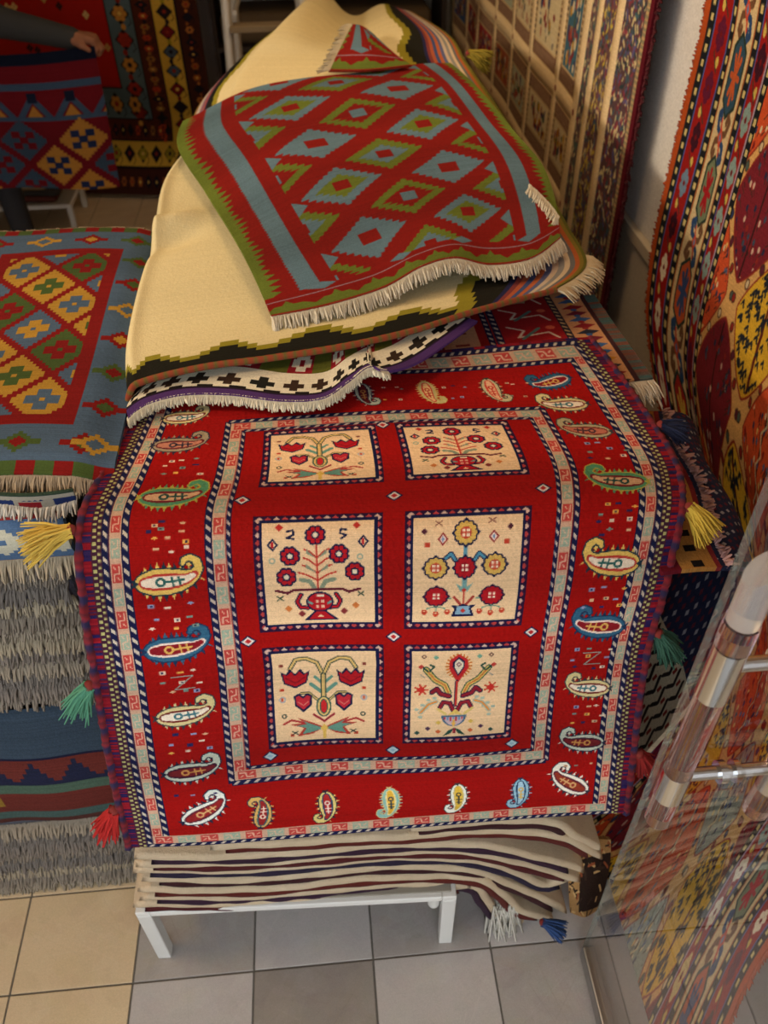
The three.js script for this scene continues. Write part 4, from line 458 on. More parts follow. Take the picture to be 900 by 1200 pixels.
{
  const E = [[0.357, 0.545, 0.51, 1.203, -0.02], [0.36, 0.6, 0.565, 1.2015, -0.033], [0.363, 0.7, 0.665, 1.2, -0.06], [0.369, 0.8, 0.765, 1.198, -0.085], [0.375, 0.9, 0.865, 1.2, -0.11], [0.38, 1.0, 0.965, 1.2145, -0.14], [0.3835, 1.05, 1.015, 1.222, -0.16], [0.3855, 1.085, 1.05, 1.232, -0.185], [0.3865, 1.1, 1.065, 1.248, -0.23], [0.398, 1.1, 1.07, 1.26, -0.3], [0.412, 1.095, 1.075, 1.252, -0.4], [0.4235, 1.09, 1.08, 1.238, -0.5], [0.4305, 1.085, 1.095, 1.214, -0.59], [0.432, 1.083, 1.098, 1.208, -0.612]];
  const L = E.map((e) => V(e[0], e[1], e[4])), R = E.map((e) => V(e[3], e[2], e[4])), N = 400, Ld = [], Rd = [], S = [0];
  for (let i = 0; i <= N; i++) { Ld.push(crv(L, i / N)); Rd.push(crv(R, i / N)); if (i) S.push(S[i - 1] + Ld[i].clone().add(Rd[i]).sub(Ld[i - 1]).sub(Rd[i - 1]).length() / 2); }
  const T = S[N], at_ = (v) => { const s = v * T; let i = 0; while (i < N - 1 && S[i + 1] < s) i++; const t = (s - S[i]) / (S[i + 1] - S[i]); return [Ld[i].clone().lerp(Ld[i + 1], t), Rd[i].clone().lerp(Rd[i + 1], t)]; };
  const f = (u, v) => { const [a, b] = at_(v), p = a.lerp(b, u), m = 4 * u * (1 - u); p.y -= 0.008 * m * (1 - sstep(0, 0.3, v)); p.z += 0.004 * Math.sin(u * 7 + v * 5) * (1 - sstep(0.5, 0.6, v)) + 0.006 * Math.exp(-(((v - 0.25) / 0.2) ** 2)) * Math.sin(u * 11 + 1); p.y += 0.003 * Math.sin(u * 9 + v * 12) * sstep(0.55, 0.65, v); return p; };
  const g = sheet(f, 90, 130, 0.009, false), uv = g.attributes.uv, shift = table([[0, 0.016], [0.12, 0.018], [0.35, 0.022], [0.5, 0.01], [0.65, -0.003], [0.83, -0.018], [1.04, -0.022]]);
  for (let i = 0; i < uv.count; i++) { const u = uv.getX(i); uv.setX(i, u - shift(uv.getY(i) * T) * 4 * u * (1 - u)); uv.setY(i, uv.getY(i) * T / 1.034); }
  const rug = thing('red_rug', 'bright red knotted rug with six cream flower panels, hanging over the front of the pile', 'rug');
  part('pile', g, fabric(redRugCanvas(), 0.845, T, { bump: 0.0016, knot: 0.0026 }), rug);
  // overcast edges, a little rounder than the pile
  for (const s of [0, 1]) { const e = new THREE.TubeGeometry(new THREE.CatmullRomCurve3(Array.from({ length: 50 }, (_, i) => f(s, i / 49).add(V(0, -0.003, 0)))), 160, 0.0062, 7), p = e.attributes.position; for (let i = 0; i < p.count; i++) p.setXYZ(i, p.getX(i) + rr(-1, 1) * 0.0016, p.getY(i) + rr(-1, 1) * 0.0016, p.getZ(i) + rr(-1, 1) * 0.0016); e.computeVertexNormals(); const cols = new Float32Array(p.count * 3); const pal = [new THREE.Color('#56131f'), new THREE.Color('#221a40'), new THREE.Color('#7a1520')]; for (let i = 0; i < p.count; i++) pal[Math.floor(i / 16) % 3 === 0 ? 1 : (Math.floor(i / 8) % 2 ? 0 : 2)].toArray(cols, i * 3); e.setAttribute('color', new THREE.BufferAttribute(cols, 3)); part('selvage', e, new THREE.MeshStandardMaterial({ vertexColors: true, roughness: 1 }), rug, 'maroon and navy overcast edge'); }
  const tl = [[0, 0.59, V(-1, 0.0, 0.25), '#d3b14c', 0.062, 'yellow wool tassel'], [0, 0.352, V(-0.62, -0.75, 0.1), '#4f8a6c', 0.05, 'green wool tassel'], [0, 0.095, V(-0.55, -0.8, 0.1), '#b01d18', 0.05, 'red wool tassel'], [1, 0.77, V(0.9, -0.1, 0.2), '#16203f', 0.04, 'navy wool tassel'], [1, 0.59, V(0.5, -0.4, 0.5), '#c7a93f', 0.046, 'yellow wool tassel'], [1, 0.385, V(0.6, -0.75, 0.15), '#2f5a4a', 0.05, 'dark green wool tassel'], [1, 0.14, V(0.5, -0.8, 0.1), '#8c1a18', 0.042, 'red wool tassel']];
  for (const [u, v, d, c, l, lab] of tl) { const p = f(u, v / T * 1.0).addScaledVector(V(u ? 1 : -1, 0, 0), 0.008); tassel(rug, p, d, c, l, 0.016, lab); }
  base(rug);
}
// ---------------------------------------------------------------- other cloths on the pile
{ // the rug under the red one, its pale border showing along the wall side
  const a = atY(764, 446, 1.062), b = atY(654, 286, 1.075); const f = (u, v) => V(lerp(0.62, lerp(a.x, b.x, v), u), lerp(1.066, 1.085, v) + 0.003 * Math.sin(u * 8 + v * 6) , lerp(a.z, b.z, v) + 0.02 * Math.sin(u * 3));
  const g = thing('bordered_rug', 'rug with a tan flowered border lying beneath the red rug along the wall', 'rug'); part('pile', sheet(f, 40, 40, 0.009), fabric(underRugCanvas(), 0.65, 0.7), g);
  part('fringe', fringe((s) => f(lerp(0.86, 1, s), 0).add(V(0, -0.004, 0)), () => V(0.2, 0.05, 1), 60, 0.05, 0.002, { droop: 0.6, mess: 0.3 }), plain('#cfc6b4', 0.95), g, 'white cotton fringe'); base(g);
}
{ // rug whose end spills over the wall side of the pile
  const prof = [V(1.22, 1.01, 0), V(1.3, 1.012, 0), V(1.37, 0.995, 0), V(1.405, 0.91, 0), V(1.385, 0.74, 0), V(1.335, 0.58, 0), V(1.28, 0.42, 0)], far = -0.5, near = -0.14;
  const f = (u, v) => { const p = crv(prof, 1 - v), z = lerp(far, near, u); return V(p.x - 0.02 * u + 0.006 * Math.sin(u * 9 + v * 4), p.y - 0.02 * u, z); };
  const g = thing('side_draped_rug', 'dark lattice rug with a dotted tan end spilling over the wall side of the pile', 'rug'); part('pile', sheet(f, 30, 50, 0.009, true), fabric(latticeRugCanvas(), 0.4, 0.7), g);
  part('fringe', fringe((s) => f(s, 0.79).add(V(0.004, 0, 0)), () => V(0.5, 0.7, 0.3), 90, 0.02, 0.003, { droop: 0.4, mess: 0.6 }), plain('#b08a86', 0.95), g, 'pinkish twisted fringe'); base(g);
}
{ // tan and black corner hanging by the glass door
  const rows = [[[664, 1000], [690, 985], [716, 984]], [[666, 1035], [690, 1030], [714, 1020]], [[668, 1070], [686, 1068], [702, 1062]], [[672, 1092], [683, 1093], [694, 1085]], [[676, 1108], [679, 1110], [683, 1106]]].map((r, j) => r.map(([u, v], i) => atZ(u, v, -0.075 + [0, 0.012, 0.02, 0.02, 0.015][j] + (i === 1 ? 0.012 : 0))));
  const [c, x] = canvas(200, 500); rect(x, '#a07a4c', 0, 0, 200, 500); rect(x, '#2a1c16', 60, 60, 140, 190); for (let i = 0; i < 90; i++) line(x, pick(['#2a2018', '#3a2a20', '#8a4a2c', '#c09c68']), 8, [[rr(0, 200), rr(0, 420)], [rr(0, 200), rr(0, 420)]].map((p, k, q) => (k ? [q[0][0] + rr(-24, 24), q[0][1] + rr(-24, 24)] : p))); rect(x, '#2a1c16', 0, 400, 200, 14); rect(x, '#a8542c', 0, 440, 200, 60); wool(x, 200, 500, 16, 4, 4);
  solo('hanging_rug_corner', sheet(patch(rows.slice().reverse()), 16, 36, 0.008), fabric(c, 0.1, 0.4), 'tan and black rug corner hanging down beside the glass door edge', 'rug');
}
{ // fringe clump and blue tassel under the overhanging folds
  const p = atZ(585, 1058, -0.05), g = thing('loose_fringe', 'clump of white cotton fringe dangling beside the bench leg', 'fringe'); part('strands', fringe((s) => p.clone().add(V(lerp(-0.018, 0.03, s), rr(-0.01, 0.01), rr(-0.015, 0.015))), () => V(0.12, -1, 0.1), 130, 0.13, 0.0026, { droop: 0.2, mess: 0.22 }), plain('#d2cdc0', 0.95), g); base(g);
  const q = atZ(634, 1080, -0.012), t = thing('blue_tassel', 'small blue wool tassel under the lowest drooping rug edge', 'tassel'); tassel(t, q, V(0.85, -0.25, 0.3), '#25406e', 0.045, 0.014); base(t);
}
const creamRows = (() => {
  const up = 0.03, F = [[152, 458], [172, 444], [240, 428], [310, 419], [400, 405], [480, 387], [560, 362], [652, 338]].map(([u, v], i) => onPile(u, v, [0.02, 0.032, 0.036, 0.034, 0.036, 0.036, 0.036, 0.03][i]));
  const lefts = [[150, 400, 0.02], [163, 335, 0.02], [182, 272, 0.022], [196, 205, 0.024], [250, 138, 0.02], [283, 84, 0.0], [325, 38, 0.01], [368, 4, 0.0]], rows = [];
  const row = (l, r) => { const mid = []; for (let i = 1; i < 7; i++) { const t = (F[i].x - F[0].x) / (F[7].x - F[0].x), x = lerp(l.x, r.x, t), z = lerp(l.z, r.z, t); mid.push(V(x, pileTop(x, z) + 0.022, z)); } return [l, ...mid, r]; };
  rows.push(F); for (const [u, v, h] of lefts) { const l = onPile(u, v, h), z = l.z; const rx = lerp(1.26, 1.16, sstep(-0.8, -2.4, z)); const zr = F[7].z + (z - F[0].z) * 0.82; rows.push(row(l, V(rx, pileTop(rx, zr) + 0.012, zr))); }
  return rows;
})();
{ // cream kilim: its left end hangs over the side
  const rows = creamRows.map((r, j) => { const l = r[0], back = sstep(3.5, 6, j), d = lerp(1, 0.55, back); return [V(l.x - 0.012 - 0.12 * back, l.y - 0.16 * d + 0.01 * back, l.z + 0.01 + 0.03 * back), V(l.x - 0.016 - 0.05 * back, l.y - 0.07 * d + 0.01 * back, l.z + 0.004), ...r]; });
  const P = patch(rows), f = (u, v) => { const p = P(u, v); const w = sstep(0.2, 0.35, u); const rz = p.z + 1.02 + 0.55 * (p.x - 0.38); p.y += (0.024 * Math.exp(-((rz / 0.03) ** 2)) - 0.014 * Math.exp(-(((rz - 0.07) / 0.03) ** 2))) * (1 - sstep(0.44, 0.54, p.x)) * sstep(0.15, 0.22, u) + 0.03 * sstep(0.72, 0.95, v) * (Math.sin(u * 16 + 1) * 0.6 + Math.sin(u * 7)) * w * (1 - sstep(0.85, 1, u)); return p; };
  const g = thing('cream_kilim', 'plain cream kilim with olive and black stepped edge, laid over the pile', 'kilim'); part('cloth', sheet(f, 110, 110, 0.006), fabric(creamKilimCanvas(), 1.2, 1.9, { bump: 0.0008, knot: 0.003 }), g);
  part('fringe', fringe((s) => f(1, lerp(0, 0.16, s)).add(V(0, -0.003, 0)), () => V(1, -0.1, 0.3), 90, 0.035, 0.0022, { droop: 0.8, mess: 0.3 }), plain('#cfc3a4', 0.95), g, 'cream cotton fringe');
  const e = new THREE.TubeGeometry(new THREE.CatmullRomCurve3(Array.from({ length: 60 }, (_, i) => f(lerp(0.1, 1, i / 59), 0).add(V(0, -0.003, 0)))), 160, 0.0055, 8); const cl = new Float32Array(e.attributes.position.count * 3), A = new THREE.Color('#8a3a1e'), B = new THREE.Color('#5a5a20'); for (let i = 0; i < cl.length / 3; i++) (Math.floor(i / 9) % 3 ? A : B).toArray(cl, i * 3); e.setAttribute('color', new THREE.BufferAttribute(cl, 3)); part('edge_cord', e, new THREE.MeshStandardMaterial({ vertexColors: true, roughness: 1 }), g, 'rust and green twisted edge cord'); base(g);
}
{ // kilim end with crosses sticking out below it
  const front = [[150, 490, 0.006], [172, 474, 0.012], [215, 463, 0.014], [270, 463, 0.014], [330, 470, 0.014], [378, 467, 0.016], [408, 448, 0.024], [432, 430, 0.034], [456, 434, 0.03], [490, 424, 0.02], [530, 398, 0.018], [560, 376, 0.016]].map(([u, v, h]) => onPile(u, v, h));
  const mid = front.map((p, i) => { const q = p.clone(); q.z -= i > 7 ? 0.03 : 0.05; q.x += i > 7 ? -0.03 : 0.004; q.y = pileTop(q.x, q.z) + (i > 7 ? 0.02 : 0.014) + (i > 5 && i < 9 ? 0.008 : 0); return q; }), back = front.map((p, i) => { const q = p.clone(); q.z -= 0.2; q.x = lerp(q.x, 0.8, 0.25); q.y = pileTop(q.x, q.z) + 0.006; return q; });
  const P = patch([front, mid, back]), g = thing('cross_kilim', 'folded kilim end with black crosses on white and a purple band', 'kilim'); part('cloth', sheet(P, 110, 24, 0.005), fabric(crossKilimCanvas(), 0.9, 0.2, { bump: 0.001, knot: 0.003 }), g);
  part('fringe', fringe((s) => P(lerp(0, 0.72, s), 0).add(V(0, -0.003, 0)), (s) => V(s > 0.9 ? 0.4 : 0, -0.35, 0.9), 420, 0.012, 0.0026, { droop: 0.8, mess: 0.35 }), plain('#d8cfb4', 0.95), g, 'short cream fringe'); base(g);
}
{ // red and green kilim thrown over the top
  const Q = [ // rows from the fringed end backwards; columns from left to right [u, v, lift]
    [[318, 370, 0.042], [390, 357, 0.044], [448, 338, 0.05], [496, 308, 0.075], [532, 300, 0.075], [574, 312, 0.05], [622, 304, 0.05], [657, 278, 0.045]],
    [[296, 322, 0.046], [380, 292, 0.05], [455, 262, 0.058], [525, 245, 0.06], [590, 240, 0.055], [650, 236, 0.045]],
    [[270, 272, 0.05], [345, 232, 0.055], [425, 208, 0.058], [500, 192, 0.058], [570, 186, 0.055], [633, 190, 0.05]],
    [[240, 222, 0.05], [315, 182, 0.055], [395, 160, 0.06], [470, 145, 0.06], [540, 138, 0.058], [600, 150, 0.05]],
    [[208, 172, 0.045], [285, 138, 0.052], [365, 118, 0.058], [440, 104, 0.06], [510, 96, 0.058], [562, 106, 0.05]],
    [[214, 140, 0.03], [280, 108, 0.04], [350, 95, 0.045], [420, 84, 0.048], [480, 76, 0.048], [528, 72, 0.045]]];
  const P = patch(Q.map((r) => r.map(([u, v, h]) => onPile(u, v, h)))), f = (u, v) => { const p = P(u, v); p.y += 0.006 * Math.sin(u * 10 + v * 4) * Math.sin(v * 7 + u * 3); return p; };
  const g = thing('green_edged_kilim', 'red kilim with green toothed edges and blue diamonds, thrown over the cream kilim', 'kilim'), m = fabric(greenKilimCanvas(), 0.72, 1.1, { bump: 0.0008, knot: 0.003 }); part('cloth', sheet(f, 80, 90, 0.006), m, g);
  part('fringe', fringe((s) => f(s, 0).add(V(0, -0.003, 0)), () => V(0.15, -0.25, 0.9), 420, 0.026, 0.0022, { droop: 0.7, mess: 0.25 }), plain('#cfc5ad', 0.95), g, 'cream cotton fringe');
  const flap = patch([[[385, 82, 0.06], [430, 82, 0.06], [482, 76, 0.06]], [[398, 55, 0.075], [430, 54, 0.09], [462, 62, 0.07]], [[412, 28, 0.07], [424, 30, 0.075], [436, 38, 0.07]]].map((r) => r.map(([u, v, h]) => onPile(u, v, h)))); const fg = sheet(flap, 20, 20, 0.006), fu = fg.attributes.uv; for (let i = 0; i < fu.count; i++) fu.setXY(i, 0.02 + fu.getX(i) * 0.3, fu.getY(i) * 0.2); part('turned_back_corner', fg, m, g, 'corner of the kilim turned back at the far end');
  part('corner_fringe', fringe((s) => flap(0, s), () => V(-1, 0.1, 0.3), 70, 0.03, 0.0024, { droop: 0.4, mess: 0.3 }), plain('#b8ac90', 0.95), g);
  part('side_fringe', fringe((s) => f(lerp(0.9, 0.995, s), lerp(0.26, 0.1, s)).add(V(0, 0.005, 0)), () => V(-0.35, -0.05, 0.9), 120, 0.034, 0.0022, { droop: 0.7, mess: 0.3 }), plain('#cfc5ad', 0.95), g); base(g);
}

{ const p = onPile(548, 62, 0.03), g = thing('loose_tassel', 'small olive and yellow wool tassel lying behind the thrown red kilim', 'tassel'); tassel(g, p, V(0.9, -0.15, 0.5), '#8a7a20', 0.06, 0.018, 'olive yellow wool tassel'); base(g); }

// ---------------------------------------------------------------- left stack of kilims
{
  const zOf = table([[0, -0.222], [1.12, -0.3]]), woolGrey = ['#857a6c', '#968a78', '#746c64', '#a0937c', '#7c7268'].map((c) => plain(c, 0.98));
  const bodies = ['#6a5f58', '#4c4a58', '#6c5a4a', '#55565e', '#7a6a5a'].map((c) => plain(c, 0.98, { bumpMap: grainAt(4, 4), bumpScale: 0.003 }));
  const layer = (y0, y1, k, label, group, o = {}) => {
    const yc = (y0 + y1) / 2, h = (y1 - y0) / 2 - 0.002, zf = zOf(yc) - (o.back ?? 0), xa = -0.12 + rr(-0.01, 0.01), xb = 0.325 + rr(-0.012, 0.008), c = spline([V(xa, yc, 0), V(0.0, yc + rr(-0.003, 0.003), 0), V(0.15, yc + rr(-0.003, 0.003), 0), V(xb, yc, 0)]);
    const g = thing('folded_kilim', label, 'kilim', group); part('cloth', ribbon(c, h, zf, -1.16 + rr(-0.03, 0.03), Math.min(h, 0.02)), bodies[k % 5], g);
    if (o.fringe !== false) for (const q of [0.75, -0.15]) part('fringe', fringe((s) => V(lerp(xa + 0.01, xb - 0.01, s), yc + h * q, zf - 0.004), () => V(0, -0.3, 1), 230, 0.022, 0.0034, { droop: 1.6, mess: 0.55 }), woolGrey[(k * 2 + (q > 0 ? 0 : 1)) % 5], g, 'greyish wool fringe'); return g;
  };
  for (let k = 0; k < 4; k++) base(layer(0.004 + k * 0.062, 0.064 + k * 0.062, k, `grey-fringed folded kilim low in the left stack, ${['on the floor', 'second from the floor', 'third from the floor', 'fourth from the floor'][k]}`, 'fringed kilims at the foot of the left stack'));
  { const g = layer(0.256, 0.618, 1, 'blue and rust banded kilim bulging from the middle of the left stack', null, { fringe: false, back: 0.03 }); const f = (u, v) => V(lerp(-0.13, 0.335, u), lerp(0.262, 0.62, v), zOf(lerp(0.262, 0.62, v)) + 0.004 + 0.018 * Math.sin(Math.PI * v) ** 0.6 + 0.004 * Math.sin(u * 13)); part('front_fold', sheet(f, 40, 24, 0.012), fabric(bandKilimCanvas(1), 0.46, 0.36), g); base(g); }
  for (let k = 0; k < 7; k++) base(layer(0.625 + k * 0.0575, 0.681 + k * 0.0575, k + 2, `shaggy fringed folded kilim in the upper left stack, ${['lowest', 'second lowest', 'third lowest', 'middle', 'third highest', 'second highest', 'highest'][k]} of seven`, 'fringed kilims of the upper left stack'));
  { const g = layer(1.03, 1.092, 3, 'blue and cream stepped kilim fold under the top of the left stack', null, { fringe: false, back: 0.01 }); const f = (u, v) => V(lerp(-0.1, 0.345, u), lerp(0.985, 1.075, v), zOf(1.06) + 0.034 + 0.012 * Math.sin(Math.PI * v)); part('front_fold', sheet(f, 40, 14, 0.012), fabric(bandKilimCanvas(0), 0.45, 0.1), g); part('fringe', fringe((s) => V(lerp(-0.1, 0.34, s), 0.99, zOf(1.0) + 0.03), () => V(0, -0.7, 0.7), 260, 0.026, 0.003, { droop: 0.9, mess: 0.3 }), plain('#a89a82', 0.98), g); base(g); }
  { const g = thing('ragged_kilim', 'white, navy and red kilim end with ragged fringe just below the top kilim', 'kilim'); const f = (u, v) => V(lerp(0.0, 0.37, u), lerp(1.094, 1.108, v) + 0.003 * Math.sin(u * 20), -0.275 - 0.05 * v + 0.008 * Math.sin(u * 9)); part('cloth', sheet((u, v) => { const p = f(u, v); p.z -= v * 0.5; return p; }, 40, 10, 0.008), fabric(bandKilimCanvas(2), 0.4, 0.1), g); part('front_fold', sheet((u, v) => V(lerp(0.0, 0.37, u), lerp(1.085, 1.112, v), -0.268 + 0.008 * Math.sin(u * 9)), 30, 4, 0.006), fabric(bandKilimCanvas(2), 0.4, 0.04), g); part('fringe', fringe((s) => f(s, 0).add(V(0, -0.002, 0.004)), () => V(0, -0.3, 1), 220, 0.018, 0.0026, { droop: 1, mess: 0.4 }), plain('#c2bcb0', 0.98), g); base(g); }
  { const g = thing('diamond_kilim', 'red, blue and yellow stepped-diamond kilim spread on top of the left stack', 'kilim'); const f = (u, v) => V(lerp(lerp(0.03, 0.02, v), lerp(0.418, 0.405, v), u), 1.122 - 0.014 * sstep(0.85, 1, u) + 0.004 * Math.sin(v * 8 + u * 3) - 0.01 * (1 - sstep(0, 0.05, v)), lerp(-0.302, -1.135, v) + 0.006 * Math.sin(u * 8)); part('cloth', sheet(f, 40, 60, 0.007), fabric(leftKilimCanvas(), 0.38, 0.84, { bump: 0.0009, knot: 0.003 }), g); part('fringe', fringe((s) => f(s, 0).add(V(0, -0.004, 0)), () => V(0, -0.3, 1), 240, 0.024, 0.0024, { droop: 0.9, mess: 0.3 }), plain('#a3937c', 0.98), g); part('far_fringe', fringe((s) => f(s, 1).add(V(0, -0.003, 0)), () => V(0, -0.1, -1), 200, 0.025, 0.0024, { droop: 0.6, mess: 0.3 }), plain('#8c7a66', 0.98), g); base(g); }
}

// ---------------------------------------------------------------- rugs on the right wall
{ // large rug with a flowered border, hung on the wall and spilling on the floor
  const xs = table([[0.0, 1.262], [0.05, 1.34], [0.12, 1.43], [0.22, 1.49], [0.4, 1.54], [0.7, 1.57], [1.0, 1.585], [2.2, 1.59]]), ys = table([[0.0, 0.012], [0.05, 0.016], [0.12, 0.05], [0.22, 0.16], [0.4, 0.36], [0.7, 0.68], [1.0, 0.985], [2.2, 2.18]]);
  const zn = table([[0, 0.42], [0.05, 0.3], [0.12, 0.2], [0.22, 0.13], [0.4, 0.1], [0.8, 0.09], [2.2, 0.09]]);
  const edge = [[845, -20], [840, 0], [806, 150], [770, 300], [765, 350], [764, 400], [770, 440], [780, 480], [800, 540], [815, 620]], onEdge = (x, y) => { let best = 1e9, z = -1.2; for (let i = 0; i < 260; i++) { const t = i / 260 * (edge.length - 1), k = Math.floor(t), p = atX(lerp(edge[k][0], edge[k + 1][0], t - k), lerp(edge[k][1], edge[k + 1][1], t - k), x), d = Math.abs(p.y - y); if (d < best) { best = d; z = p.z; } } return best < 0.03 ? z : null; };
  const zfTab = []; for (let i = 0; i <= 22; i++) { const s = i / 10; zfTab.push([s, onEdge(xs(s) - 0.006 - 0.03 * (1 - sstep(0.5, 1.0, s)), ys(s)) ?? (s > 1 ? -1.27 : null)]); } for (let i = 21; i >= 0; i--) zfTab[i][1] ??= zfTab[i + 1][1] + 0.03; const zf = table(zfTab);
  const f = (u, v) => { const s = v * 2.2, sm = (t) => (t(s - 0.06) + t(s - 0.03) + t(s) + t(s + 0.03) + t(s + 0.06)) / 5, a = sm(zf), b = sm(zn), wave = 0.012 * Math.sin(u * 11 + s * 1.5) * sstep(0.1, 0.5, s); return V(sm(xs) - Math.abs(wave) - 0.006 - 0.03 * (1 - sstep(0, 0.25, u)) * (1 - sstep(0.5, 1.0, s)), sm(ys) + (s < 0.15 ? 0.004 * Math.sin(u * 14) + 0.004 : 0), lerp(a, b, u)); };
  const g = thing('hanging_border_rug', 'large tan rug with tree diamonds and wide flowered border hung on the right wall', 'rug'); part('pile', sheet(f, 80, 110, 0.009, true), fabric(hangingRugCanvas(), 1.35, 2.0, { bump: 0.0014, knot: 0.003 }), g);
  for (const u of [0, 1]) part('selvage', fringe((s) => f(u, s).add(V(-0.004, 0, 0)), () => V(-0.3, 0, u ? 1 : -1), 700, 0.012, 0.0026, { droop: 0.1, mess: 0.3 }), plain('#a4451c', 0.98), g, 'rust coloured fuzzy edge'); base(g);
}
{ // garden rug
  const f = (u, v) => V(1.575 - 0.006 * Math.sin(u * 20) - 0.01 * Math.sin(u * 6 + v * 2) ** 2, lerp(0.28, 1.88, v), lerp(-1.505, -4.5, u)); const g = thing('garden_rug', 'garden-panel rug with thick beige bars hung on the right wall behind the pile', 'rug'); const m = fabric(gardenRugCanvas(), 3.0, 1.6); m.bumpMap = gardenRelief(); m.bumpScale = 0.012; part('pile', sheet(f, 60, 30, 0.01), m, g); part('selvage', fringe((s) => f(0, s), () => V(-0.2, 0, 1), 500, 0.018, 0.0035, { droop: 0.2, mess: 0.3 }), plain('#561820', 0.98), g, 'maroon fuzzy edge'); base(g);
}
// ---------------------------------------------------------------- back of the shop
{ const p = thing('gold_border_rug', 'dark rug with a golden border hanging in the back of the shop', 'rug'); const f = (u, v) => { const s = 1 - v; return V(lerp(-1.5, 0.215, u) + 0.05 * (1 - s) * 0 - 0.06 * sstep(0.75, 1, s) * u, lerp(0.03, 1.75, v), -4.3 + 0.04 * Math.sin(u * 9) + 0.1 * Math.sin(v * 3.1) * u + 0.12 * (1 - sstep(0, 0.12, v))); }; part('pile', sheet(f, 40, 60, 0.01), fabric(goldRugCanvas(), 1.7, 1.7), p); base(p); }
{ // shelving with folded rugs, in the dark
  const wood = plain('#2c211a', 0.7), g = thing('rug_shelf', 'dark wooden shelving along the back wall behind the stepladder', 'shelf'); for (const x of [0.26, 1.5]) part('side', box(x - 0.012, x + 0.012, 0.001, 2.1, -4.85, -4.42), wood, g); for (let k = 0; k < 7; k++) part('board', box(0.272, 1.488, 0.06 + k * 0.31, 0.082 + k * 0.31, -4.85, -4.42), wood, g); base(g);
  const cols = ['#3a2620', '#4c2a22', '#5a4a34', '#33262a', '#4a3c2c', '#2c2830']; for (let k = 0; k < 6; k++) for (let n = 0; n < 1; n++) { const x0 = 0.29; const r = solo('shelved_rug', rbox(x0, x0 + 1.15, 0.083 + k * 0.31, 0.083 + k * 0.31 + rr(0.15, 0.25), -4.8, -4.46 + rr(0, 0.03), 0.04, 3), plain(cols[(k + n * 2) % 6], 0.98), `folded dark rug on shelf ${['one', 'two', 'three', 'four', 'five', 'six'][k]} from the floor of the back shelving`, 'rug', 'folded rugs on the back shelving'); }
}
{ // stepladder
  const g = thing('stepladder', 'white metal stepladder standing behind the rug pile', 'ladder'), m = plain('#bdb8ac', 0.45), rail = (a, b) => part('rail', (() => { const q = rod(a, b, 0.02, 4); return q; })(), m, g); const z = -3.05, zb = -3.55;
  rail(V(0.4, 0.02, z + 0.08), V(0.46, 1.75, z - 0.18)); rail(V(0.78, 0.02, z + 0.08), V(0.72, 1.75, z - 0.18)); rail(V(0.42, 0.02, zb), V(0.47, 1.75, z - 0.22)); rail(V(0.76, 0.02, zb), V(0.71, 1.75, z - 0.22));
  for (let k = 0; k < 6; k++) { const t = (k + 1) / 6.6, zz = lerp(z + 0.08, z - 0.18, t); part('step', rbox(0.42 + t * 0.04, 0.76 - t * 0.04, 0.02 + 1.73 * t - 0.012, 0.02 + 1.73 * t + 0.012, zz - 0.05, zz + 0.03, 0.004), k === 3 ? plain('#7c6a4e', 0.8) : m, g); } part('spreader', rod(V(0.47, 1.12, -3.14), V(0.475, 1.12, -3.36), 0.009, 8), m, g); part('top_cap', rbox(0.44, 0.74, 1.75, 1.79, z - 0.3, z - 0.12, 0.008), m, g); base(g);
}
{ // low bench at the back left with a few pieces on it
  base(bench('display_bench', 'low white bench in the dark back corner with rugs on it', -1.5, -0.545, -4.12, -3.78, 0.14, [-3.78, -4.09]));
  const mk = (x0, x1, y0, y1, c, label) => solo('bench_rug', ribbon(spline([V(x0, (y0 + y1) / 2, 0), V(lerp(x0, x1, 0.5), (y0 + y1) / 2 + 0.008, 0), V(x1, (y0 + y1) / 2 - 0.004, 0)]), (y1 - y0) / 2, -3.81, -4.1, 0.015), plain(c, 0.98), label, 'rug', 'rugs on the back bench');
  mk(-1.35, -0.62, 0.146, 0.176, '#5a2a20', 'rust folded rug lying directly on the back bench'); mk(-1.4, -0.6, 0.178, 0.208, '#33302e', 'charcoal folded rug in the middle on the back bench'); mk(-1.42, -0.66, 0.21, 0.24, '#8c7654', 'beige folded rug on top of the back bench');
}
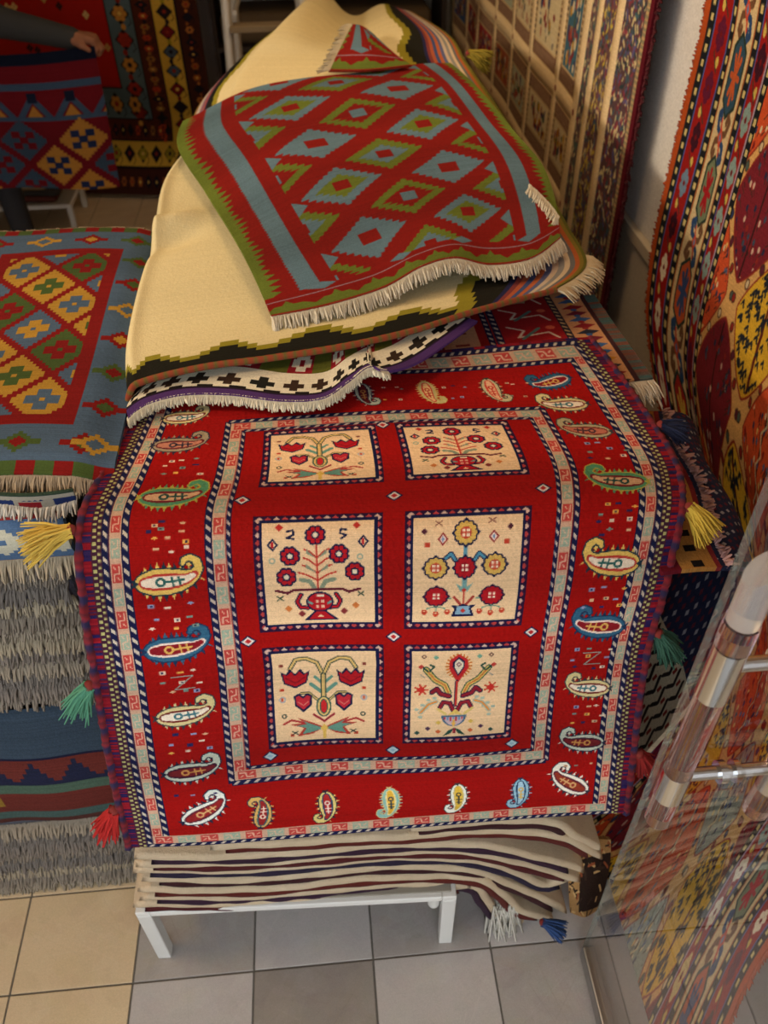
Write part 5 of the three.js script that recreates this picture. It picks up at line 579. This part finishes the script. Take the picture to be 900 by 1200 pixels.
// ---------------------------------------------------------------- the shopkeeper holding up a kilim
function blob(bones, box3, cell, k = 0.02) {      // smooth union of tapered capsules, meshed
  const size = box3.getSize(V(0, 0, 0)), half = Math.max(size.x, size.y, size.z) / 2 + cell * 2, c = box3.getCenter(V(0, 0, 0)), n = Math.min(110, Math.ceil(half * 2 / cell)), mc = new MarchingCubes(n, new THREE.MeshBasicMaterial(), false, false, 120000); mc.isolation = 0;
  const B = bones.map(([a, b, ra, rb]) => ({ a, d: b.clone().sub(a), l2: b.distanceToSquared(a), ra, rb })), p = V(0, 0, 0), h = n / 2;
  for (let z = 0; z < n; z++) for (let y = 0; y < n; y++) for (let x = 0; x < n; x++) { p.set((x - h) / h * half + c.x, (y - h) / h * half + c.y, (z - h) / h * half + c.z); let s = 0, best = 1e9; for (const o of B) { const t = o.l2 ? clamp(((p.x - o.a.x) * o.d.x + (p.y - o.a.y) * o.d.y + (p.z - o.a.z) * o.d.z) / o.l2) : 0, d = Math.hypot(p.x - o.a.x - o.d.x * t, p.y - o.a.y - o.d.y * t, p.z - o.a.z - o.d.z * t) - lerp(o.ra, o.rb, t); s += Math.exp(-d / k); best = Math.min(best, d); } mc.field[z * n * n + y * n + x] = -(s > 1e-12 ? -k * Math.log(s) : best); }
  mc.update(); const q = mc.count, pos = new Float32Array(q * 3), nor = new Float32Array(q * 3); for (let i = 0; i < q; i++) { for (let a = 0; a < 3; a++) { pos[i * 3 + a] = mc.positionArray[i * 3 + a] * half + [c.x, c.y, c.z][a]; nor[i * 3 + a] = mc.normalArray[i * 3 + a]; } }
  const g = new THREE.BufferGeometry(); g.setAttribute('position', new THREE.BufferAttribute(pos, 3)); g.setAttribute('normal', new THREE.BufferAttribute(nor, 3)); return g;
}
const tint = (g, f) => { const p = g.attributes.position, c = new Float32Array(p.count * 3), k = new THREE.Color(); for (let i = 0; i < p.count; i++) { k.set(f(p.getX(i), p.getY(i), p.getZ(i))); k.toArray(c, i * 3); } g.setAttribute('color', new THREE.BufferAttribute(c, 3)); return g; };
{
  const Z = -3.32, X = -0.78, coat = '#2b2c2c', trouser = '#22242a', skin = '#8a5a40';
  const wrist = V(-0.21, 1.045, -3.17), elbow = V(-0.52, 1.12, -3.2), sh = V(X + 0.2, 1.42, Z), wl = V(-1.05, 1.03, -3.08), el = V(-1.14, 1.13, -3.26), sl = V(X - 0.2, 1.42, Z);
  const hip = V(X, 0.93, Z), bones = [[V(X, 1.42, Z), V(X, 1.02, Z), 0.16, 0.145], [sl, sh, 0.075, 0.075], [V(X, 1.5, Z), V(X, 1.58, Z + 0.01), 0.058, 0.055], [hip, V(X, 1.1, Z), 0.155, 0.14], [V(X + 0.09, 0.9, Z), V(X + 0.11, 0.5, Z + 0.02), 0.095, 0.065], [V(X + 0.11, 0.5, Z + 0.02), V(X + 0.12, 0.1, Z), 0.06, 0.048], [V(X - 0.09, 0.9, Z), V(X - 0.11, 0.5, Z + 0.02), 0.095, 0.065], [V(X - 0.11, 0.5, Z + 0.02), V(X - 0.12, 0.1, Z), 0.06, 0.048], [V(X + 0.12, 0.045, Z - 0.03), V(X + 0.13, 0.042, Z + 0.17), 0.045, 0.038], [V(X - 0.12, 0.045, Z - 0.03), V(X - 0.13, 0.042, Z + 0.17), 0.045, 0.038], [sh, elbow, 0.075, 0.062], [elbow, wrist.clone().add(V(0.02, 0, 0)), 0.06, 0.042], [sl, el, 0.07, 0.058], [el, wl, 0.056, 0.04]];
  const trunk = tint(blob(bones, new THREE.Box3(V(-1.25, 0, -3.6), V(-0.15, 1.65, -2.95)), 0.0165, 0.016), (x, y) => (y < 0.085 ? '#17120e' : y < 0.9 ? trouser : y > 1.52 ? skin : coat));
  const hc = V(X, 1.69, Z + 0.03), head = tint(blob([[hc, hc.clone().add(V(0, 0.04, -0.02)), 0.085, 0.088], [hc.clone().add(V(0, -0.07, 0.02)), hc.clone().add(V(0, -0.03, 0.02)), 0.055, 0.07], [hc.clone().add(V(0, -0.015, 0.09)), hc.clone().add(V(0, 0.015, 0.08)), 0.015, 0.009], [hc.clone().add(V(-0.088, 0.0, -0.01)), hc.clone().add(V(-0.088, -0.03, -0.01)), 0.016, 0.011], [hc.clone().add(V(0.088, 0.0, -0.01)), hc.clone().add(V(0.088, -0.03, -0.01)), 0.016, 0.011], [hc.clone().add(V(-0.02, -0.055, 0.078)), hc.clone().add(V(0.02, -0.055, 0.078)), 0.009, 0.009], [V(X, 1.56, Z + 0.01), hc, 0.052, 0.05]], new THREE.Box3(hc.clone().add(V(-0.12, -0.15, -0.13)), hc.clone().add(V(0.12, 0.15, 0.13))), 0.005, 0.008), (x, y, z) => (Math.abs(Math.abs(x - X) - 0.034) < 0.013 && Math.abs(y - 1.702) < 0.006 && z > Z + 0.08 ? '#1a1410' : Math.abs(y - 1.633) < 0.004 && Math.abs(x - X) < 0.024 && z > Z + 0.08 ? '#7a3a30' : skin));
  const hand = (w, s, dir) => { // palm over the cloth edge, fingers curled down behind it, thumb in front
    const P = (a, b, c) => w.clone().add(V(a * s, b, c)), bn = [[w.clone(), P(0.03, 0.002, 0), 0.028, 0.03], [P(0.035, 0.004, -0.02), P(0.085, -0.004, -0.024), 0.02, 0.017], [P(0.035, 0.004, 0.014), P(0.085, -0.004, 0.014), 0.02, 0.017]];
    [[-0.03, 0.118, -0.006], [-0.012, 0.128, -0.01], [0.006, 0.124, -0.01], [0.024, 0.11, -0.008]].forEach(([dz, l, dy]) => { const a = P(0.08, 0.0, dz), b = P(0.105, dy, dz - 0.002), c = P(l, dy - 0.03, dz - 0.003), e = P(l - 0.012, dy - 0.052, dz); bn.push([a, b, 0.0105, 0.0095], [b, c, 0.0092, 0.0085], [c, e, 0.0083, 0.007]); });
    bn.push([P(0.03, -0.004, 0.028), P(0.06, -0.016, 0.044), 0.014, 0.0115], [P(0.06, -0.016, 0.044), P(0.088, -0.034, 0.046), 0.0108, 0.0085]);
    return tint(blob(bn, new THREE.Box3(w.clone().add(V(-0.15, -0.08, -0.07)), w.clone().add(V(0.15, 0.05, 0.07))), 0.0034, 0.0045), () => skin); };
  const g = thing('person', 'person in a dark grey coat holding up a kilim with both hands', 'person'), mat = new THREE.MeshStandardMaterial({ vertexColors: true, roughness: 0.85 });
  part('body', mergeGeometries([trunk, head, hand(wrist, 1), hand(wl, -1)]), mat, g);
  const hair = new THREE.SphereGeometry(0.102, 24, 18, 0, 6.3, 0, 1.75); hair.rotateX(-0.45); part('hair', hair.translate(hc.x, hc.y + 0.025, hc.z - 0.022), plain('#1c1714', 0.9), g); base(g);
  const k = thing('held_kilim', 'dark maroon kilim with blue and ochre diamonds held up in the back corner', 'kilim'); const f = (u, v) => V(lerp(-1.1, -0.1, u) - 0.02 * (1 - v) * u, lerp(0.47, 1.022, v) - 0.02 * Math.sin(u * Math.PI) * v, -3.13 + 0.03 * Math.sin(u * 9 + v) * (1 - v * 0.6)); part('cloth', sheet(f, 60, 40, 0.005), fabric(heldKilimCanvas(), 1.0, 0.6), k); base(k);
}
scene.traverse((o) => { if (o.isMesh) o.castShadow = o.receiveShadow = true; });
renderer.render(scene, camera);
